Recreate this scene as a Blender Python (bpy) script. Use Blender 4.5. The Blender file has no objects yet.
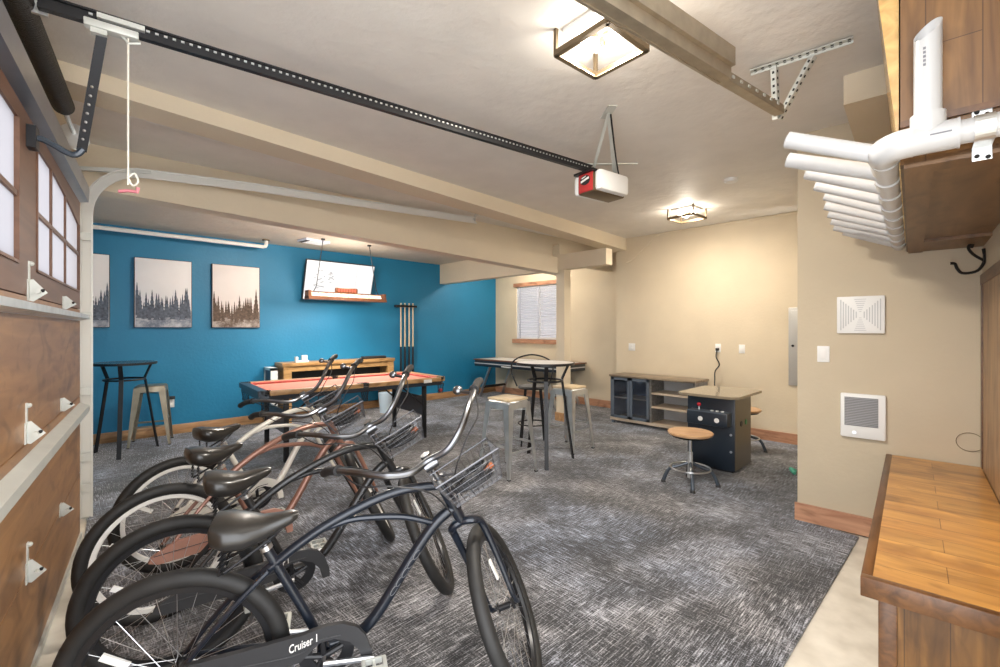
import bpy, bmesh, math, random
from mathutils import Vector, Matrix, Euler
random.seed(7)
R = math.radians
PI = math.pi
C = bpy.context.scene.collection
SC = bpy.context.scene

# ------------------------------------------------------------------ camera, world, light
cam_d = bpy.data.cameras.new('camera'); cam = bpy.data.objects.new('camera', cam_d); C.objects.link(cam)
cam.location = (0, 0, 1.45)
cam.rotation_euler = (R(90), 0, R(46 - 90))
cam_d.sensor_width = 36; cam_d.lens = 450 / 1000 * 36
cam_d.shift_y = -0.0045
cam_d.clip_start = 0.02
SC.camera = cam
SC.view_settings.view_transform = 'Standard'
SC.view_settings.look = 'None'
SC.view_settings.gamma = 1
SC.view_settings.use_curve_mapping = False
SC.view_settings.exposure = 0.6

w = bpy.data.worlds.new('World'); SC.world = w; w.use_nodes = True
bg = w.node_tree.nodes['Background']
bg.inputs[0].default_value = (0.93, 0.96, 1.0, 1); bg.inputs[1].default_value = 4.2

def lamp(name, kind, loc, power, color=(1, 1, 1), size=0.1, rot=None, size_y=None):
    d = bpy.data.lights.new(name, kind); d.energy = power; d.color = color
    if kind == 'AREA':
        d.size = size
        if size_y: d.shape = 'RECTANGLE'; d.size_y = size_y
    else:
        d.shadow_soft_size = size
    o = bpy.data.objects.new(name, d); C.objects.link(o); o.location = loc
    if rot: o.rotation_euler = rot
    return o

# ------------------------------------------------------------------ materials
def mat(name, col, rough=0.5, metal=0.0, var=0.0, scale=8.0, bump=0.0, bscale=None, stretch=(1, 1, 1), col2=None, spec=None, emit=None, coat=0.0):
    m = bpy.data.materials.new(name); m.use_nodes = True
    nt = m.node_tree; b = nt.nodes['Principled BSDF']
    b.inputs['Base Color'].default_value = (*col, 1); b.inputs['Roughness'].default_value = rough
    b.inputs['Metallic'].default_value = metal
    if spec is not None: b.inputs['Specular IOR Level'].default_value = spec
    if coat: b.inputs['Coat Weight'].default_value = coat; b.inputs['Coat Roughness'].default_value = 0.1
    if emit: b.inputs['Emission Color'].default_value = (*emit[0], 1); b.inputs['Emission Strength'].default_value = emit[1]
    if var or bump or col2:
        tc = nt.nodes.new('ShaderNodeTexCoord'); mp = nt.nodes.new('ShaderNodeMapping'); mp.inputs['Scale'].default_value = stretch
        nt.links.new(tc.outputs['Object'], mp.inputs[0])
        if var or col2:
            n = nt.nodes.new('ShaderNodeTexNoise'); n.inputs['Scale'].default_value = scale; n.inputs['Detail'].default_value = 5
            nt.links.new(mp.outputs[0], n.inputs['Vector'])
            r = nt.nodes.new('ShaderNodeValToRGB'); r.color_ramp.elements[0].position = 0.3; r.color_ramp.elements[1].position = 0.7
            a = [c * (1 - var) for c in col]; z = col2 or [min(1, c * (1 + var)) for c in col]
            r.color_ramp.elements[0].color = (*a, 1); r.color_ramp.elements[1].color = (*z, 1)
            nt.links.new(n.outputs[0], r.inputs[0]); nt.links.new(r.outputs[0], b.inputs['Base Color'])
        if bump:
            n2 = nt.nodes.new('ShaderNodeTexNoise'); n2.inputs['Scale'].default_value = bscale or scale; n2.inputs['Detail'].default_value = 4
            nt.links.new(mp.outputs[0], n2.inputs['Vector'])
            bp = nt.nodes.new('ShaderNodeBump'); bp.inputs['Strength'].default_value = bump; bp.inputs['Distance'].default_value = 0.02
            nt.links.new(n2.outputs[0], bp.inputs['Height']); nt.links.new(bp.outputs[0], b.inputs['Normal'])
    return m

def wood(name, c1, c2, axis='x', rough=0.35, scale=3.0, knots=True, plank=None, coat=0.0):
    """grain runs along axis; plank = board width across the grain (board lines + tone change per board)"""
    m = bpy.data.materials.new(name); m.use_nodes = True; nt = m.node_tree; N = nt.nodes; L = nt.links
    b = N['Principled BSDF']; b.inputs['Roughness'].default_value = rough
    if coat: b.inputs['Coat Weight'].default_value = coat; b.inputs['Coat Roughness'].default_value = 0.12
    tc = N.new('ShaderNodeTexCoord'); mp = N.new('ShaderNodeMapping')
    s = [9, 9, 9]; s['xyz'.index(axis)] = 0.9
    mp.inputs['Scale'].default_value = s
    L.new(tc.outputs['Object'], mp.inputs[0])
    n = N.new('ShaderNodeTexNoise'); n.inputs['Scale'].default_value = scale; n.inputs['Detail'].default_value = 8; n.inputs['Distortion'].default_value = 0.8
    L.new(mp.outputs[0], n.inputs['Vector'])
    r = N.new('ShaderNodeValToRGB'); r.color_ramp.elements[0].position = 0.32; r.color_ramp.elements[1].position = 0.68
    r.color_ramp.elements[0].color = (*c1, 1); r.color_ramp.elements[1].color = (*c2, 1)
    L.new(n.outputs[0], r.inputs[0]); out = r.outputs[0]
    if knots:
        n3 = N.new('ShaderNodeTexNoise'); n3.inputs['Scale'].default_value = 2.6; n3.inputs['Detail'].default_value = 3; n3.inputs['Distortion'].default_value = 1.5
        mp3 = N.new('ShaderNodeMapping'); s3 = [2.2, 2.2, 2.2]; s3['xyz'.index(axis)] = 1.0; mp3.inputs['Scale'].default_value = s3
        L.new(tc.outputs['Object'], mp3.inputs[0]); L.new(mp3.outputs[0], n3.inputs['Vector'])
        r3 = N.new('ShaderNodeValToRGB'); r3.color_ramp.elements[0].position = 0.3; r3.color_ramp.elements[1].position = 0.5
        r3.color_ramp.elements[0].color = (0.45, 0.4, 0.36, 1); r3.color_ramp.elements[1].color = (1, 1, 1, 1)
        L.new(n3.outputs[0], r3.inputs[0])
        mx = N.new('ShaderNodeMix'); mx.data_type = 'RGBA'; mx.blend_type = 'MULTIPLY'; mx.inputs['Factor'].default_value = 0.8
        L.new(out, mx.inputs['A']); L.new(r3.outputs[0], mx.inputs['B']); out = mx.outputs['Result']
    if plank:
        pw, pax, pl = plank
        br = N.new('ShaderNodeTexBrick'); br.inputs['Scale'].default_value = 1; br.inputs['Brick Width'].default_value = pl; br.inputs['Row Height'].default_value = pw
        br.inputs['Mortar Size'].default_value = 0.0015; br.inputs['Color1'].default_value = (0.72, 0.72, 0.72, 1); br.inputs['Color2'].default_value = (1, 1, 1, 1); br.inputs['Mortar'].default_value = (0.35, 0.32, 0.3, 1)
        mp4 = N.new('ShaderNodeMapping'); L.new(tc.outputs['Object'], mp4.inputs[0])
        # brick rows advance along texture Y; lay grain axis on texture X
        cm = N.new('ShaderNodeSeparateXYZ'); cb = N.new('ShaderNodeCombineXYZ'); L.new(mp4.outputs[0], cm.inputs[0])
        L.new(cm.outputs['xyz'.index(axis)], cb.inputs[0]); L.new(cm.outputs['xyz'.index(pax)], cb.inputs[1]); L.new(cb.outputs[0], br.inputs['Vector'])
        mx = N.new('ShaderNodeMix'); mx.data_type = 'RGBA'; mx.blend_type = 'MULTIPLY'; mx.inputs['Factor'].default_value = 1
        L.new(out, mx.inputs['A']); L.new(br.outputs[0], mx.inputs['B']); out = mx.outputs['Result']
    L.new(out, b.inputs['Base Color'])
    return m

def glass(name, tint=(1, 1, 1), gloss=0.12):
    m = bpy.data.materials.new(name); m.use_nodes = True; nt = m.node_tree; N = nt.nodes; N.clear()
    o = N.new('ShaderNodeOutputMaterial'); t = N.new('ShaderNodeBsdfTransparent'); t.inputs[0].default_value = (*tint, 1)
    g = N.new('ShaderNodeBsdfGlossy'); g.inputs['Roughness'].default_value = 0.05; mx = N.new('ShaderNodeMixShader'); mx.inputs[0].default_value = gloss
    nt.links.new(t.outputs[0], mx.inputs[1]); nt.links.new(g.outputs[0], mx.inputs[2]); nt.links.new(mx.outputs[0], o.inputs[0])
    return m

def frosted(name, col):
    m = bpy.data.materials.new(name); m.use_nodes = True; nt = m.node_tree; N = nt.nodes; N.clear()
    o = N.new('ShaderNodeOutputMaterial'); t = N.new('ShaderNodeBsdfTranslucent'); t.inputs[0].default_value = (*col, 1)
    g = N.new('ShaderNodeBsdfGlossy'); g.inputs['Roughness'].default_value = 0.15; mx = N.new('ShaderNodeMixShader'); mx.inputs[0].default_value = 0.04
    nt.links.new(t.outputs[0], mx.inputs[1]); nt.links.new(g.outputs[0], mx.inputs[2]); nt.links.new(mx.outputs[0], o.inputs[0])
    return m

def carpet_mat():
    m = bpy.data.materials.new('carpet'); m.use_nodes = True; nt = m.node_tree; N = nt.nodes; L = nt.links
    b = N['Principled BSDF']; b.inputs['Roughness'].default_value = 0.9; b.inputs['Specular IOR Level'].default_value = 0.25
    b.inputs['Sheen Weight'].default_value = 0.3
    tc = N.new('ShaderNodeTexCoord')
    def noise(scale, st, detail=3, dist=0.0):
        mp = N.new('ShaderNodeMapping'); mp.inputs['Scale'].default_value = st; L.new(tc.outputs['Object'], mp.inputs[0])
        n = N.new('ShaderNodeTexNoise'); n.inputs['Scale'].default_value = scale; n.inputs['Detail'].default_value = detail; n.inputs['Distortion'].default_value = dist
        L.new(mp.outputs[0], n.inputs['Vector']); return n.outputs[0]
    def math_(op, a, c):
        q = N.new('ShaderNodeMath'); q.operation = op
        for i, s in enumerate((a, c)):
            if isinstance(s, (int, float)): q.inputs[i].default_value = s
            else: L.new(s, q.inputs[i])
        return q.outputs[0]
    a = noise(50, (0.20, 3.0, 1), 3); c = noise(50, (3.0, 0.20, 1), 3)
    ck = N.new('ShaderNodeTexNoise'); ck.inputs['Scale'].default_value = 0.9; ck.inputs['Detail'].default_value = 2; L.new(tc.outputs['Object'], ck.inputs['Vector'])
    rr = N.new('ShaderNodeValToRGB'); rr.color_ramp.elements[0].position = 0.42; rr.color_ramp.elements[1].position = 0.58; L.new(ck.outputs[0], rr.inputs[0])
    mx = N.new('ShaderNodeMix'); mx.data_type = 'FLOAT'; L.new(rr.outputs[0], mx.inputs[0]); L.new(a, mx.inputs[2]); L.new(c, mx.inputs[3])
    s = math_('ADD', math_('MULTIPLY', math_('MAXIMUM', a, c), 0.55), math_('MULTIPLY', mx.outputs[0], 0.45))
    patch = noise(2.3, (1, 1, 1), 5, 0.6)
    fine = noise(120, (1, 1, 1), 2)
    s = math_('ADD', s, math_('MULTIPLY', math_('SUBTRACT', patch, 0.5), 0.36))
    s = math_('ADD', s, math_('MULTIPLY', math_('SUBTRACT', fine, 0.5), 0.36))
    r = N.new('ShaderNodeValToRGB'); e = r.color_ramp.elements
    e[0].position = 0.44; e[0].color = (0.010, 0.010, 0.012, 1)
    e[1].position = 0.80; e[1].color = (0.80, 0.80, 0.84, 1)
    k = e.new(0.52); k.color = (0.080, 0.079, 0.084, 1)
    k = e.new(0.63); k.color = (0.31, 0.31, 0.33, 1)
    L.new(s, r.inputs[0])
    # random warm / cool tint, bluish daylight sheen mixed into the colour
    tn = noise(0.8, (1, 1, 1), 2)
    r2 = N.new('ShaderNodeValToRGB'); r2.color_ramp.elements[0].position = 0.40; r2.color_ramp.elements[1].position = 0.60
    r2.color_ramp.elements[0].color = (0.96, 0.94, 0.92, 1); r2.color_ramp.elements[1].color = (0.85, 0.95, 1.12, 1); L.new(tn, r2.inputs[0])
    m2 = N.new('ShaderNodeMix'); m2.data_type = 'RGBA'; m2.blend_type = 'MULTIPLY'; m2.inputs['Factor'].default_value = 1
    L.new(r.outputs[0], m2.inputs['A']); L.new(r2.outputs[0], m2.inputs['B']); L.new(m2.outputs['Result'], b.inputs['Base Color'])
    bp = N.new('ShaderNodeBump'); bp.inputs['Strength'].default_value = 0.5; bp.inputs['Distance'].default_value = 0.006
    L.new(s, bp.inputs['Height']); L.new(bp.outputs[0], b.inputs['Normal'])
    return m

def forest_mat(name, sky, tree, snow):
    """printed canvas: pale sky over a ragged line of conifers above snow; object coords, x across, z up, panel about 0.62 x 0.92"""
    m = bpy.data.materials.new(name); m.use_nodes = True; nt = m.node_tree; N = nt.nodes; L = nt.links
    b = N['Principled BSDF']; b.inputs['Roughness'].default_value = 0.7
    tc = N.new('ShaderNodeTexCoord')
    n = N.new('ShaderNodeTexNoise'); n.inputs['Scale'].default_value = 9; n.inputs['Detail'].default_value = 6; n.inputs['Roughness'].default_value = 0.7
    L.new(tc.outputs['Object'], n.inputs['Vector'])
    r = N.new('ShaderNodeValToRGB'); r.color_ramp.elements[0].position = 0.42; r.color_ramp.elements[1].position = 0.66
    r.color_ramp.elements[0].color = (*tree, 1); r.color_ramp.elements[1].color = (*snow, 1); L.new(n.outputs[0], r.inputs[0])
    L.new(r.outputs[0], b.inputs['Base Color'])
    return m

M = {}
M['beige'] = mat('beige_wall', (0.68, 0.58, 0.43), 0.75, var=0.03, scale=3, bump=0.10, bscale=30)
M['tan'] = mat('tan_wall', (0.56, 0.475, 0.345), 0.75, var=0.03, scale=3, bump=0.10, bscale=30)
M['trimpaint'] = mat('beam_paint', (0.72, 0.62, 0.465), 0.6, var=0.03, scale=2, bump=0.15, bscale=25)
M['blue'] = mat('blue_wall', (0.010, 0.195, 0.375), 0.5, var=0.05, scale=2, bump=0.15, bscale=25)
M['ceiling'] = mat('ceiling_paint', (0.77, 0.735, 0.685), 0.6, var=0.04, scale=4, bump=0.35, bscale=11)
M['ceiling_low'] = mat('ceiling_low_paint', (0.72, 0.62, 0.49), 0.55, var=0.03, scale=4, bump=0.4, bscale=9)
M['carpet'] = carpet_mat()
M['concrete'] = mat('concrete', (0.56, 0.51, 0.43), 0.5, var=0.0, scale=7, col2=(0.74, 0.69, 0.60), bump=0.1)
M['base'] = wood('baseboard_wood', (0.36, 0.19, 0.085), (0.56, 0.33, 0.16), 'x', 0.4, 2.5)
M['base_y'] = wood('baseboard_wood_cross', (0.42, 0.20, 0.115), (0.60, 0.33, 0.20), 'y', 0.4, 2.5)
M['door_ply'] = wood('door_plywood', (0.27, 0.135, 0.055), (0.40, 0.21, 0.085), 'y', 0.4, 1.6, knots=True)
M['door_dark'] = wood('door_dark_brown', (0.13, 0.062, 0.036), (0.19, 0.092, 0.052), 'y', 0.5, 1.5, knots=False)  # darker brown for the window section and muntins
M['studwood'] = wood('stud_wood', (0.55, 0.38, 0.16), (0.72, 0.53, 0.26), 'y', 0.5, 2, knots=False)
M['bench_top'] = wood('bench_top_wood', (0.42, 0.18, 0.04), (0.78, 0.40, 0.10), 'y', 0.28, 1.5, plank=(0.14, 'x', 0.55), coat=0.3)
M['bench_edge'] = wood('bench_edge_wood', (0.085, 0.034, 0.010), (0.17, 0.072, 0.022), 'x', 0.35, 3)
M['bench_side'] = wood('bench_side_wood', (0.12, 0.05, 0.010), (0.31, 0.145, 0.034), 'z', 0.35, 2.2, plank=(0.11, 'y', 9))
M['cab_wood'] = wood('cabinet_wood', (0.15, 0.065, 0.018), (0.34, 0.165, 0.05), 'z', 0.4, 2.2, plank=(0.12, 'y', 0.7))
M['cab_under'] = wood('shaded_underside_wood', (0.13, 0.065, 0.025), (0.22, 0.115, 0.045), 'x', 0.4, 1.5, knots=True)  # shade under the cabinet is mixed into this darker wood colour
M['cornice'] = wood('cornice_lit_wood', (0.50, 0.28, 0.08), (0.75, 0.48, 0.17), 'x', 0.25, 2.0, knots=False, coat=0.4)  # golden tone carries a warm light reflection in the wood colour
M['panel_wood'] = wood('panel_wood', (0.22, 0.12, 0.055), (0.42, 0.25, 0.12), 'z', 0.4, 2.0)
M['pvc'] = mat('white_pvc', (0.54, 0.54, 0.54), 0.3)
M['ink_pale'] = mat('pale_grey_ink', (0.17, 0.17, 0.18), 0.5)
M['ink'] = mat('grey_ink', (0.2, 0.2, 0.22), 0.6)
M['galv'] = mat('galvanized', (0.66, 0.67, 0.66), 0.38, 0.8, var=0.12, scale=14)
M['galv_white'] = mat('pale_galvanized', (0.60, 0.61, 0.57), 0.45, 0.3, var=0.04, scale=12)
M['galv_bronze'] = mat('dull_galvanized', (0.42, 0.36, 0.27), 0.42, 0.7, var=0.12, scale=14)
M['wire'] = mat('basket_wire', (0.13, 0.13, 0.14), 0.4, 0.7)
M['whitesteel'] = mat('pale_track_steel', (0.72, 0.72, 0.68), 0.4, 0.2)
M['darksteel'] = mat('dark_steel', (0.33, 0.34, 0.38), 0.3, 0.9, var=0.1, scale=6)
M['steel'] = mat('steel', (0.62, 0.63, 0.65), 0.28, 0.95)
M['chrome'] = mat('chrome', (0.22, 0.225, 0.24), 0.28, 1.0)
M['black'] = mat('black_metal', (0.018, 0.018, 0.02), 0.4, 0.3)
M['blackplastic'] = mat('black_plastic', (0.02, 0.02, 0.022), 0.5)
M['spring'] = mat('spring_steel', (0.035, 0.03, 0.025), 0.5, 0.5, bump=0.6, bscale=60, stretch=(0.1, 4, 0.1))
M['hole'] = mat('dark_hole', (0.015, 0.015, 0.015), 0.8)
M['white'] = mat('white_plastic', (0.82, 0.82, 0.80), 0.4)
M['whitepaint'] = mat('white_paint', (0.85, 0.84, 0.82), 0.5)
M['grey_grille'] = mat('grille_grey', (0.20, 0.20, 0.21), 0.5, 0.3)
M['red'] = mat('opener_red', (0.45, 0.035, 0.035), 0.4)
M['pink'] = mat('pink_handle', (0.75, 0.25, 0.28), 0.5)
M['cord'] = mat('white_cord', (0.82, 0.78, 0.68), 0.8)
M['glass'] = glass('clear_pane')
M['frostpane'] = frosted('frosted_pane', (0.40, 0.39, 0.40))
M['glassdark'] = glass('cabinet_glass', (0.75, 0.8, 0.88), 0.10)
M['frost'] = glass('lamp_glass', (0.98, 0.98, 0.98), 0.05)
M['bulb'] = mat('lit_bulb', (1, 0.95, 0.85), 0.4, emit=((1, 0.93, 0.82), 14))
M['bronze'] = mat('bronze_metal', (0.17, 0.125, 0.075), 0.4, 0.6)
M['tire'] = mat('tire_rubber', (0.013, 0.0125, 0.012), 0.62, var=0.2, scale=30)
M['saddle'] = mat('black_leather', (0.02, 0.018, 0.016), 0.3, var=0.15, scale=8, coat=0.15)
M['grip'] = mat('grip_rubber', (0.014, 0.013, 0.013), 0.6)
M['navy'] = mat('navy_bike_paint', (0.010, 0.014, 0.023), 0.3, 0.25, coat=0.35)
M['bikeblack'] = mat('black_bike_paint', (0.018, 0.018, 0.019), 0.32, 0.2, coat=0.3)
M['copper'] = mat('copper_bike_paint', (0.30, 0.155, 0.115), 0.30, 0.4, coat=0.3)
M['copper_guard'] = mat('copper_guard_paint', (0.40, 0.205, 0.155), 0.5, 0.1)
M['cream'] = mat('cream_bike_paint', (0.76, 0.73, 0.66), 0.3, 0.1, coat=0.3)
M['guard_black'] = mat('guard_black', (0.03, 0.03, 0.032), 0.45)
M['whiterim'] = mat('white_rim', (0.78, 0.77, 0.74), 0.35)
M['blackrim'] = mat('black_rim', (0.022, 0.022, 0.024), 0.35, 0.4)
M['felt'] = mat('red_felt', (0.56, 0.13, 0.11), 0.9, var=0.05, scale=30)
M['bedcloth'] = mat('salmon_cloth', (0.60, 0.235, 0.18), 0.9, var=0.05, scale=30)
M['rail_wood'] = wood('rail_wood', (0.40, 0.22, 0.09), (0.58, 0.36, 0.17), 'x', 0.35, 2)
M['darkblue'] = mat('table_black', (0.018, 0.024, 0.036), 0.35, coat=0.2)
M['stool_wood'] = wood('stool_wood', (0.62, 0.48, 0.30), (0.80, 0.66, 0.45), 'x', 0.4, 2, knots=False)
M['round_wood'] = wood('round_seat_wood', (0.48, 0.26, 0.12), (0.68, 0.44, 0.25), 'x', 0.35, 2, knots=False)
M['gun'] = mat('gunmetal', (0.60, 0.61, 0.61), 0.34, 0.75, var=0.12, scale=9)
M['warmgun'] = mat('warm_gunmetal', (0.36, 0.31, 0.23), 0.34, 0.75, var=0.12, scale=9)
M['slate'] = mat('slate_top', (0.06, 0.075, 0.095), 0.2, 0.1)
M['pale_top'] = mat('pale_glossy_top', (0.78, 0.76, 0.72), 0.3, 0.0)  # pub tabletop whiteness stands in for the window's reflection
M['console_wood'] = wood('console_wood', (0.36, 0.19, 0.07), (0.56, 0.34, 0.14), 'x', 0.4, 2)
M['greywood'] = wood('grey_console_wood', (0.12, 0.115, 0.11), (0.26, 0.25, 0.24), 'y', 0.45, 3, knots=False)
M['browntop'] = wood('brown_console_top', (0.16, 0.12, 0.085), (0.30, 0.235, 0.16), 'y', 0.4, 3, knots=False)
M['bluegrey'] = mat('blue_grey_paint', (0.10, 0.125, 0.16), 0.45, var=0.1, scale=6)
M['lightback'] = mat('pale_back_panel', (0.62, 0.62, 0.62), 0.6)
M['shelfedge'] = wood('shelf_wood', (0.42, 0.33, 0.24), (0.60, 0.50, 0.39), 'y', 0.45, 3, knots=False)
M['arcade'] = mat('arcade_black', (0.014, 0.022, 0.034), 0.3, coat=0.3)
M['arcade_side'] = mat('arcade_side_sheen', (0.10, 0.078, 0.045), 0.34, coat=0.35)  # gold-brown base colour paints the warm sheen on the black side
M['arcade_top'] = mat('arcade_top_reflection', (0.25, 0.21, 0.15), 0.12, coat=0.6)  # beige wall reflection painted into the base colour of dark glass
M['redball'] = mat('red_ball', (0.6, 0.03, 0.05), 0.2)
M['green'] = mat('green_button', (0.02, 0.22, 0.08), 0.4)
M['greycan'] = mat('pale_blue_can', (0.50, 0.62, 0.72), 0.4)
M['cuewood'] = wood('cue_wood', (0.66, 0.52, 0.34), (0.78, 0.66, 0.48), 'z', 0.3, 2, knots=False)
M['tvscreen'] = mat('tv_screen', (0.1, 0.1, 0.1), 0.3, emit=((1.0, 1.0, 1.0), 0.62))
M['tvmark'] = mat('tv_picture_marks', (0.08, 0.08, 0.08), 0.4, emit=((0.62, 0.63, 0.66), 0.45))
M['lampwood'] = mat('pool_lamp_wood', (0.20, 0.08, 0.04), 0.4, var=0.2)
M['litglass'] = mat('lit_stained_glass', (0.95, 0.8, 0.65), 0.3, emit=((1.0, 0.80, 0.62), 0.42))
M['redglass'] = mat('red_stained_glass', (0.35, 0.06, 0.04), 0.3, emit=((0.55, 0.16, 0.10), 0.6))
M['iron'] = mat('wrought_iron', (0.02, 0.018, 0.017), 0.45, 0.5)
M['blind'] = mat('blind_slat', (0.86, 0.86, 0.88), 0.5)
M['blindtape'] = mat('blind_cord_grey', (0.45, 0.45, 0.5), 0.6)  # plain grey for the lift cords
M['canvas_sky'] = mat('canvas_sky', (0.86, 0.85, 0.87), 0.7, var=0.04, scale=3)
M['canvas_sky2'] = mat('canvas_sky_warm', (0.87, 0.81, 0.79), 0.7, var=0.04, scale=3)
M['snow'] = forest_mat('canvas_snow', (0.7, 0.7, 0.7), (0.16, 0.19, 0.25), (0.55, 0.57, 0.62))
M['snow2'] = forest_mat('canvas_frost', (0.7, 0.7, 0.7), (0.12, 0.085, 0.065), (0.50, 0.45, 0.42))
M['fir'] = mat('canvas_fir', (0.10, 0.12, 0.16), 0.7, var=0.5, scale=40)
M['fir2'] = mat('canvas_fir_brown', (0.11, 0.075, 0.055), 0.7, var=0.5, scale=40)
M['greypanel'] = mat('grey_panel_paint', (0.50, 0.49, 0.47), 0.4, 0.3)
M['register'] = mat('register_paint', (0.58, 0.62, 0.74), 0.4)
M['orange'] = mat('orange_plastic', (0.32, 0.09, 0.03), 0.5)

# ------------------------------------------------------------------ mesh builder
def catmull(pts, n=6, closed=False):
    P = [Vector(p) for p in pts]
    if len(P) < 3 and not closed: return P
    out = []; m = len(P)
    rng = range(m if closed else m - 1)
    for i in rng:
        if closed: a, b, c, d = P[(i - 1) % m], P[i], P[(i + 1) % m], P[(i + 2) % m]
        else: a, b, c, d = P[max(i - 1, 0)], P[i], P[i + 1], P[min(i + 2, m - 1)]
        for k in range(n):
            t = k / n
            out.append(0.5 * ((2 * b) + (c - a) * t + (2 * a - 5 * b + 4 * c - d) * t * t + (3 * b - a - 3 * c + d) * t ** 3))
    if not closed: out.append(P[-1])
    return out

class MB:
    def __init__(s): s.bm = bmesh.new()
    def box(s, c, d, rot=None, bev=0.0):
        r = bmesh.ops.create_cube(s.bm, size=1); vs = r['verts']
        bmesh.ops.scale(s.bm, vec=d, verts=vs)
        if bev:
            es = list({e for v in vs for e in v.link_edges})
            q = bmesh.ops.bevel(s.bm, geom=es, offset=bev, segments=2, affect='EDGES', profile=0.5)
            vs = list({v for f in q['faces'] for v in f.verts} | {v for v in vs if v.is_valid})
            seen = set(vs); st = list(vs)
            while st:
                v = st.pop()
                for e in v.link_edges:
                    o = e.other_vert(v)
                    if o not in seen: seen.add(o); st.append(o)
            vs = list(seen)
        if rot is not None:
            bmesh.ops.rotate(s.bm, cent=(0, 0, 0), matrix=(rot if isinstance(rot, Matrix) else Euler(rot).to_matrix()), verts=vs)
        bmesh.ops.translate(s.bm, vec=c, verts=vs); return s
    def bb(s, x0, x1, y0, y1, z0, z1, bev=0.0):
        return s.box(((x0 + x1) / 2, (y0 + y1) / 2, (z0 + z1) / 2), (x1 - x0, y1 - y0, z1 - z0), bev=bev)
    def bar(s, p0, p1, wd, th, up=(0, 0, 1), bev=0):
        """rectangular bar from p0 to p1: wd across (perp to up), th along up"""
        p0, p1 = Vector(p0), Vector(p1); d = (p1 - p0); L = d.length; x = d.normalized(); u = Vector(up)
        y = u.cross(x)
        if y.length < 1e-4: y = Vector((1, 0, 0)).cross(x)
        y.normalize(); z = x.cross(y)
        return s.box((p0 + p1) / 2, (L, wd, th), Matrix((x, y, z)).transposed(), bev)
    def tube(s, pts, r, n=10, closed=False, smooth=0, cap=True):
        P = catmull(pts, smooth, closed) if smooth else [Vector(p) for p in pts]
        m = len(P); rad = (lambda t: r) if not hasattr(r, '__len__') else (lambda t: r[min(int(t * (len(r) - 1)), len(r) - 2)] + (r[min(int(t * (len(r) - 1)), len(r) - 2) + 1] - r[min(int(t * (len(r) - 1)), len(r) - 2)]) * (t * (len(r) - 1) - min(int(t * (len(r) - 1)), len(r) - 2)))
        rings = []; prev = None
        for i, p in enumerate(P):
            if closed: t = (P[(i + 1) % m] - P[i - 1])
            else: t = P[min(i + 1, m - 1)] - P[max(i - 1, 0)]
            t = t.normalized()
            if prev is None:
                a = Vector((0, 0, 1)) if abs(t.z) < 0.9 else Vector((1, 0, 0))
                u = t.cross(a).normalized()
            else:
                u = (prev - t * prev.dot(t)).normalized()
            prev = u; v = t.cross(u); rr = rad(i / max(1, m - 1))
            rings.append([s.bm.verts.new(p + (u * math.cos(2 * PI * k / n) + v * math.sin(2 * PI * k / n)) * rr) for k in range(n)])
        for i in range(m if closed else m - 1):
            a, b = rings[i], rings[(i + 1) % m]
            off = 0
            if closed and i == m - 1:
                off = min(range(n), key=lambda o: (a[0].co - b[o].co).length)
            for k in range(n): s.bm.faces.new((a[k], a[(k + 1) % n], b[(k + 1 + off) % n], b[(k + off) % n]))
        if cap and not closed:
            s.bm.faces.new(rings[0][::-1]); s.bm.faces.new(rings[-1])
        return s
    def cyl(s, p0, p1, r, r2=None, n=16): return s.tube([p0, p1], [r, r if r2 is None else r2], n)
    def lathe(s, prof, n=24, c=(0, 0, 0), axis='z', closed=False):
        rings = []; c = Vector(c)
        for (r, z) in prof:
            ring = []
            for k in range(n):
                a = 2 * PI * k / n; x, y = r * math.cos(a), r * math.sin(a)
                p = {'z': (x, y, z), 'y': (x, z, y), 'x': (z, x, y)}[axis]
                ring.append(s.bm.verts.new(c + Vector(p)))
            rings.append(ring)
        m = len(rings)
        for i in range(m if closed else m - 1):
            a, b = rings[i], rings[(i + 1) % m]
            for k in range(n): s.bm.faces.new((a[k], a[(k + 1) % n], b[(k + 1) % n], b[k]))
        if not closed:
            if prof[0][0] > 1e-4: s.bm.faces.new(rings[0][::-1])
            if prof[-1][0] > 1e-4: s.bm.faces.new(rings[-1])
        return s
    def prism(s, poly, d, f):
        """polygon of 2d points; f(a,b) -> 3d point; extruded by vector d"""
        d = Vector(d)
        A = [s.bm.verts.new(Vector(f(*p))) for p in poly]; B = [s.bm.verts.new(v.co + d) for v in A]
        s.bm.faces.new(A[::-1]); s.bm.faces.new(B); n = len(A)
        for i in range(n): s.bm.faces.new((A[i], A[(i + 1) % n], B[(i + 1) % n], B[i]))
        return s
    def sphere(s, c, r, sc=(1, 1, 1), n=16):
        q = bmesh.ops.create_uvsphere(s.bm, u_segments=n, v_segments=n // 2 + 2, radius=r)
        bmesh.ops.scale(s.bm, vec=sc, verts=q['verts']); bmesh.ops.translate(s.bm, vec=c, verts=q['verts']); return s
    def quad(s, *p): s.bm.faces.new([s.bm.verts.new(Vector(q)) for q in p]); return s
    def xf(s, m): bmesh.ops.transform(s.bm, matrix=m, verts=s.bm.verts); return s
    def build(s, name, m, parent=None, smooth=True, ang=35, extra=None):
        bmesh.ops.recalc_face_normals(s.bm, faces=s.bm.faces)
        if extra:
            mb2, m2 = extra; bmesh.ops.recalc_face_normals(mb2.bm, faces=mb2.bm.faces)
            tmp = bpy.data.meshes.new('tmp'); mb2.bm.to_mesh(tmp); mb2.bm.free(); k = len(s.bm.faces)
            s.bm.from_mesh(tmp); s.bm.faces.ensure_lookup_table(); bpy.data.meshes.remove(tmp)
            for f in s.bm.faces[k:]: f.material_index = 1
        me = bpy.data.meshes.new(name); s.bm.to_mesh(me); s.bm.free()
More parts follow.
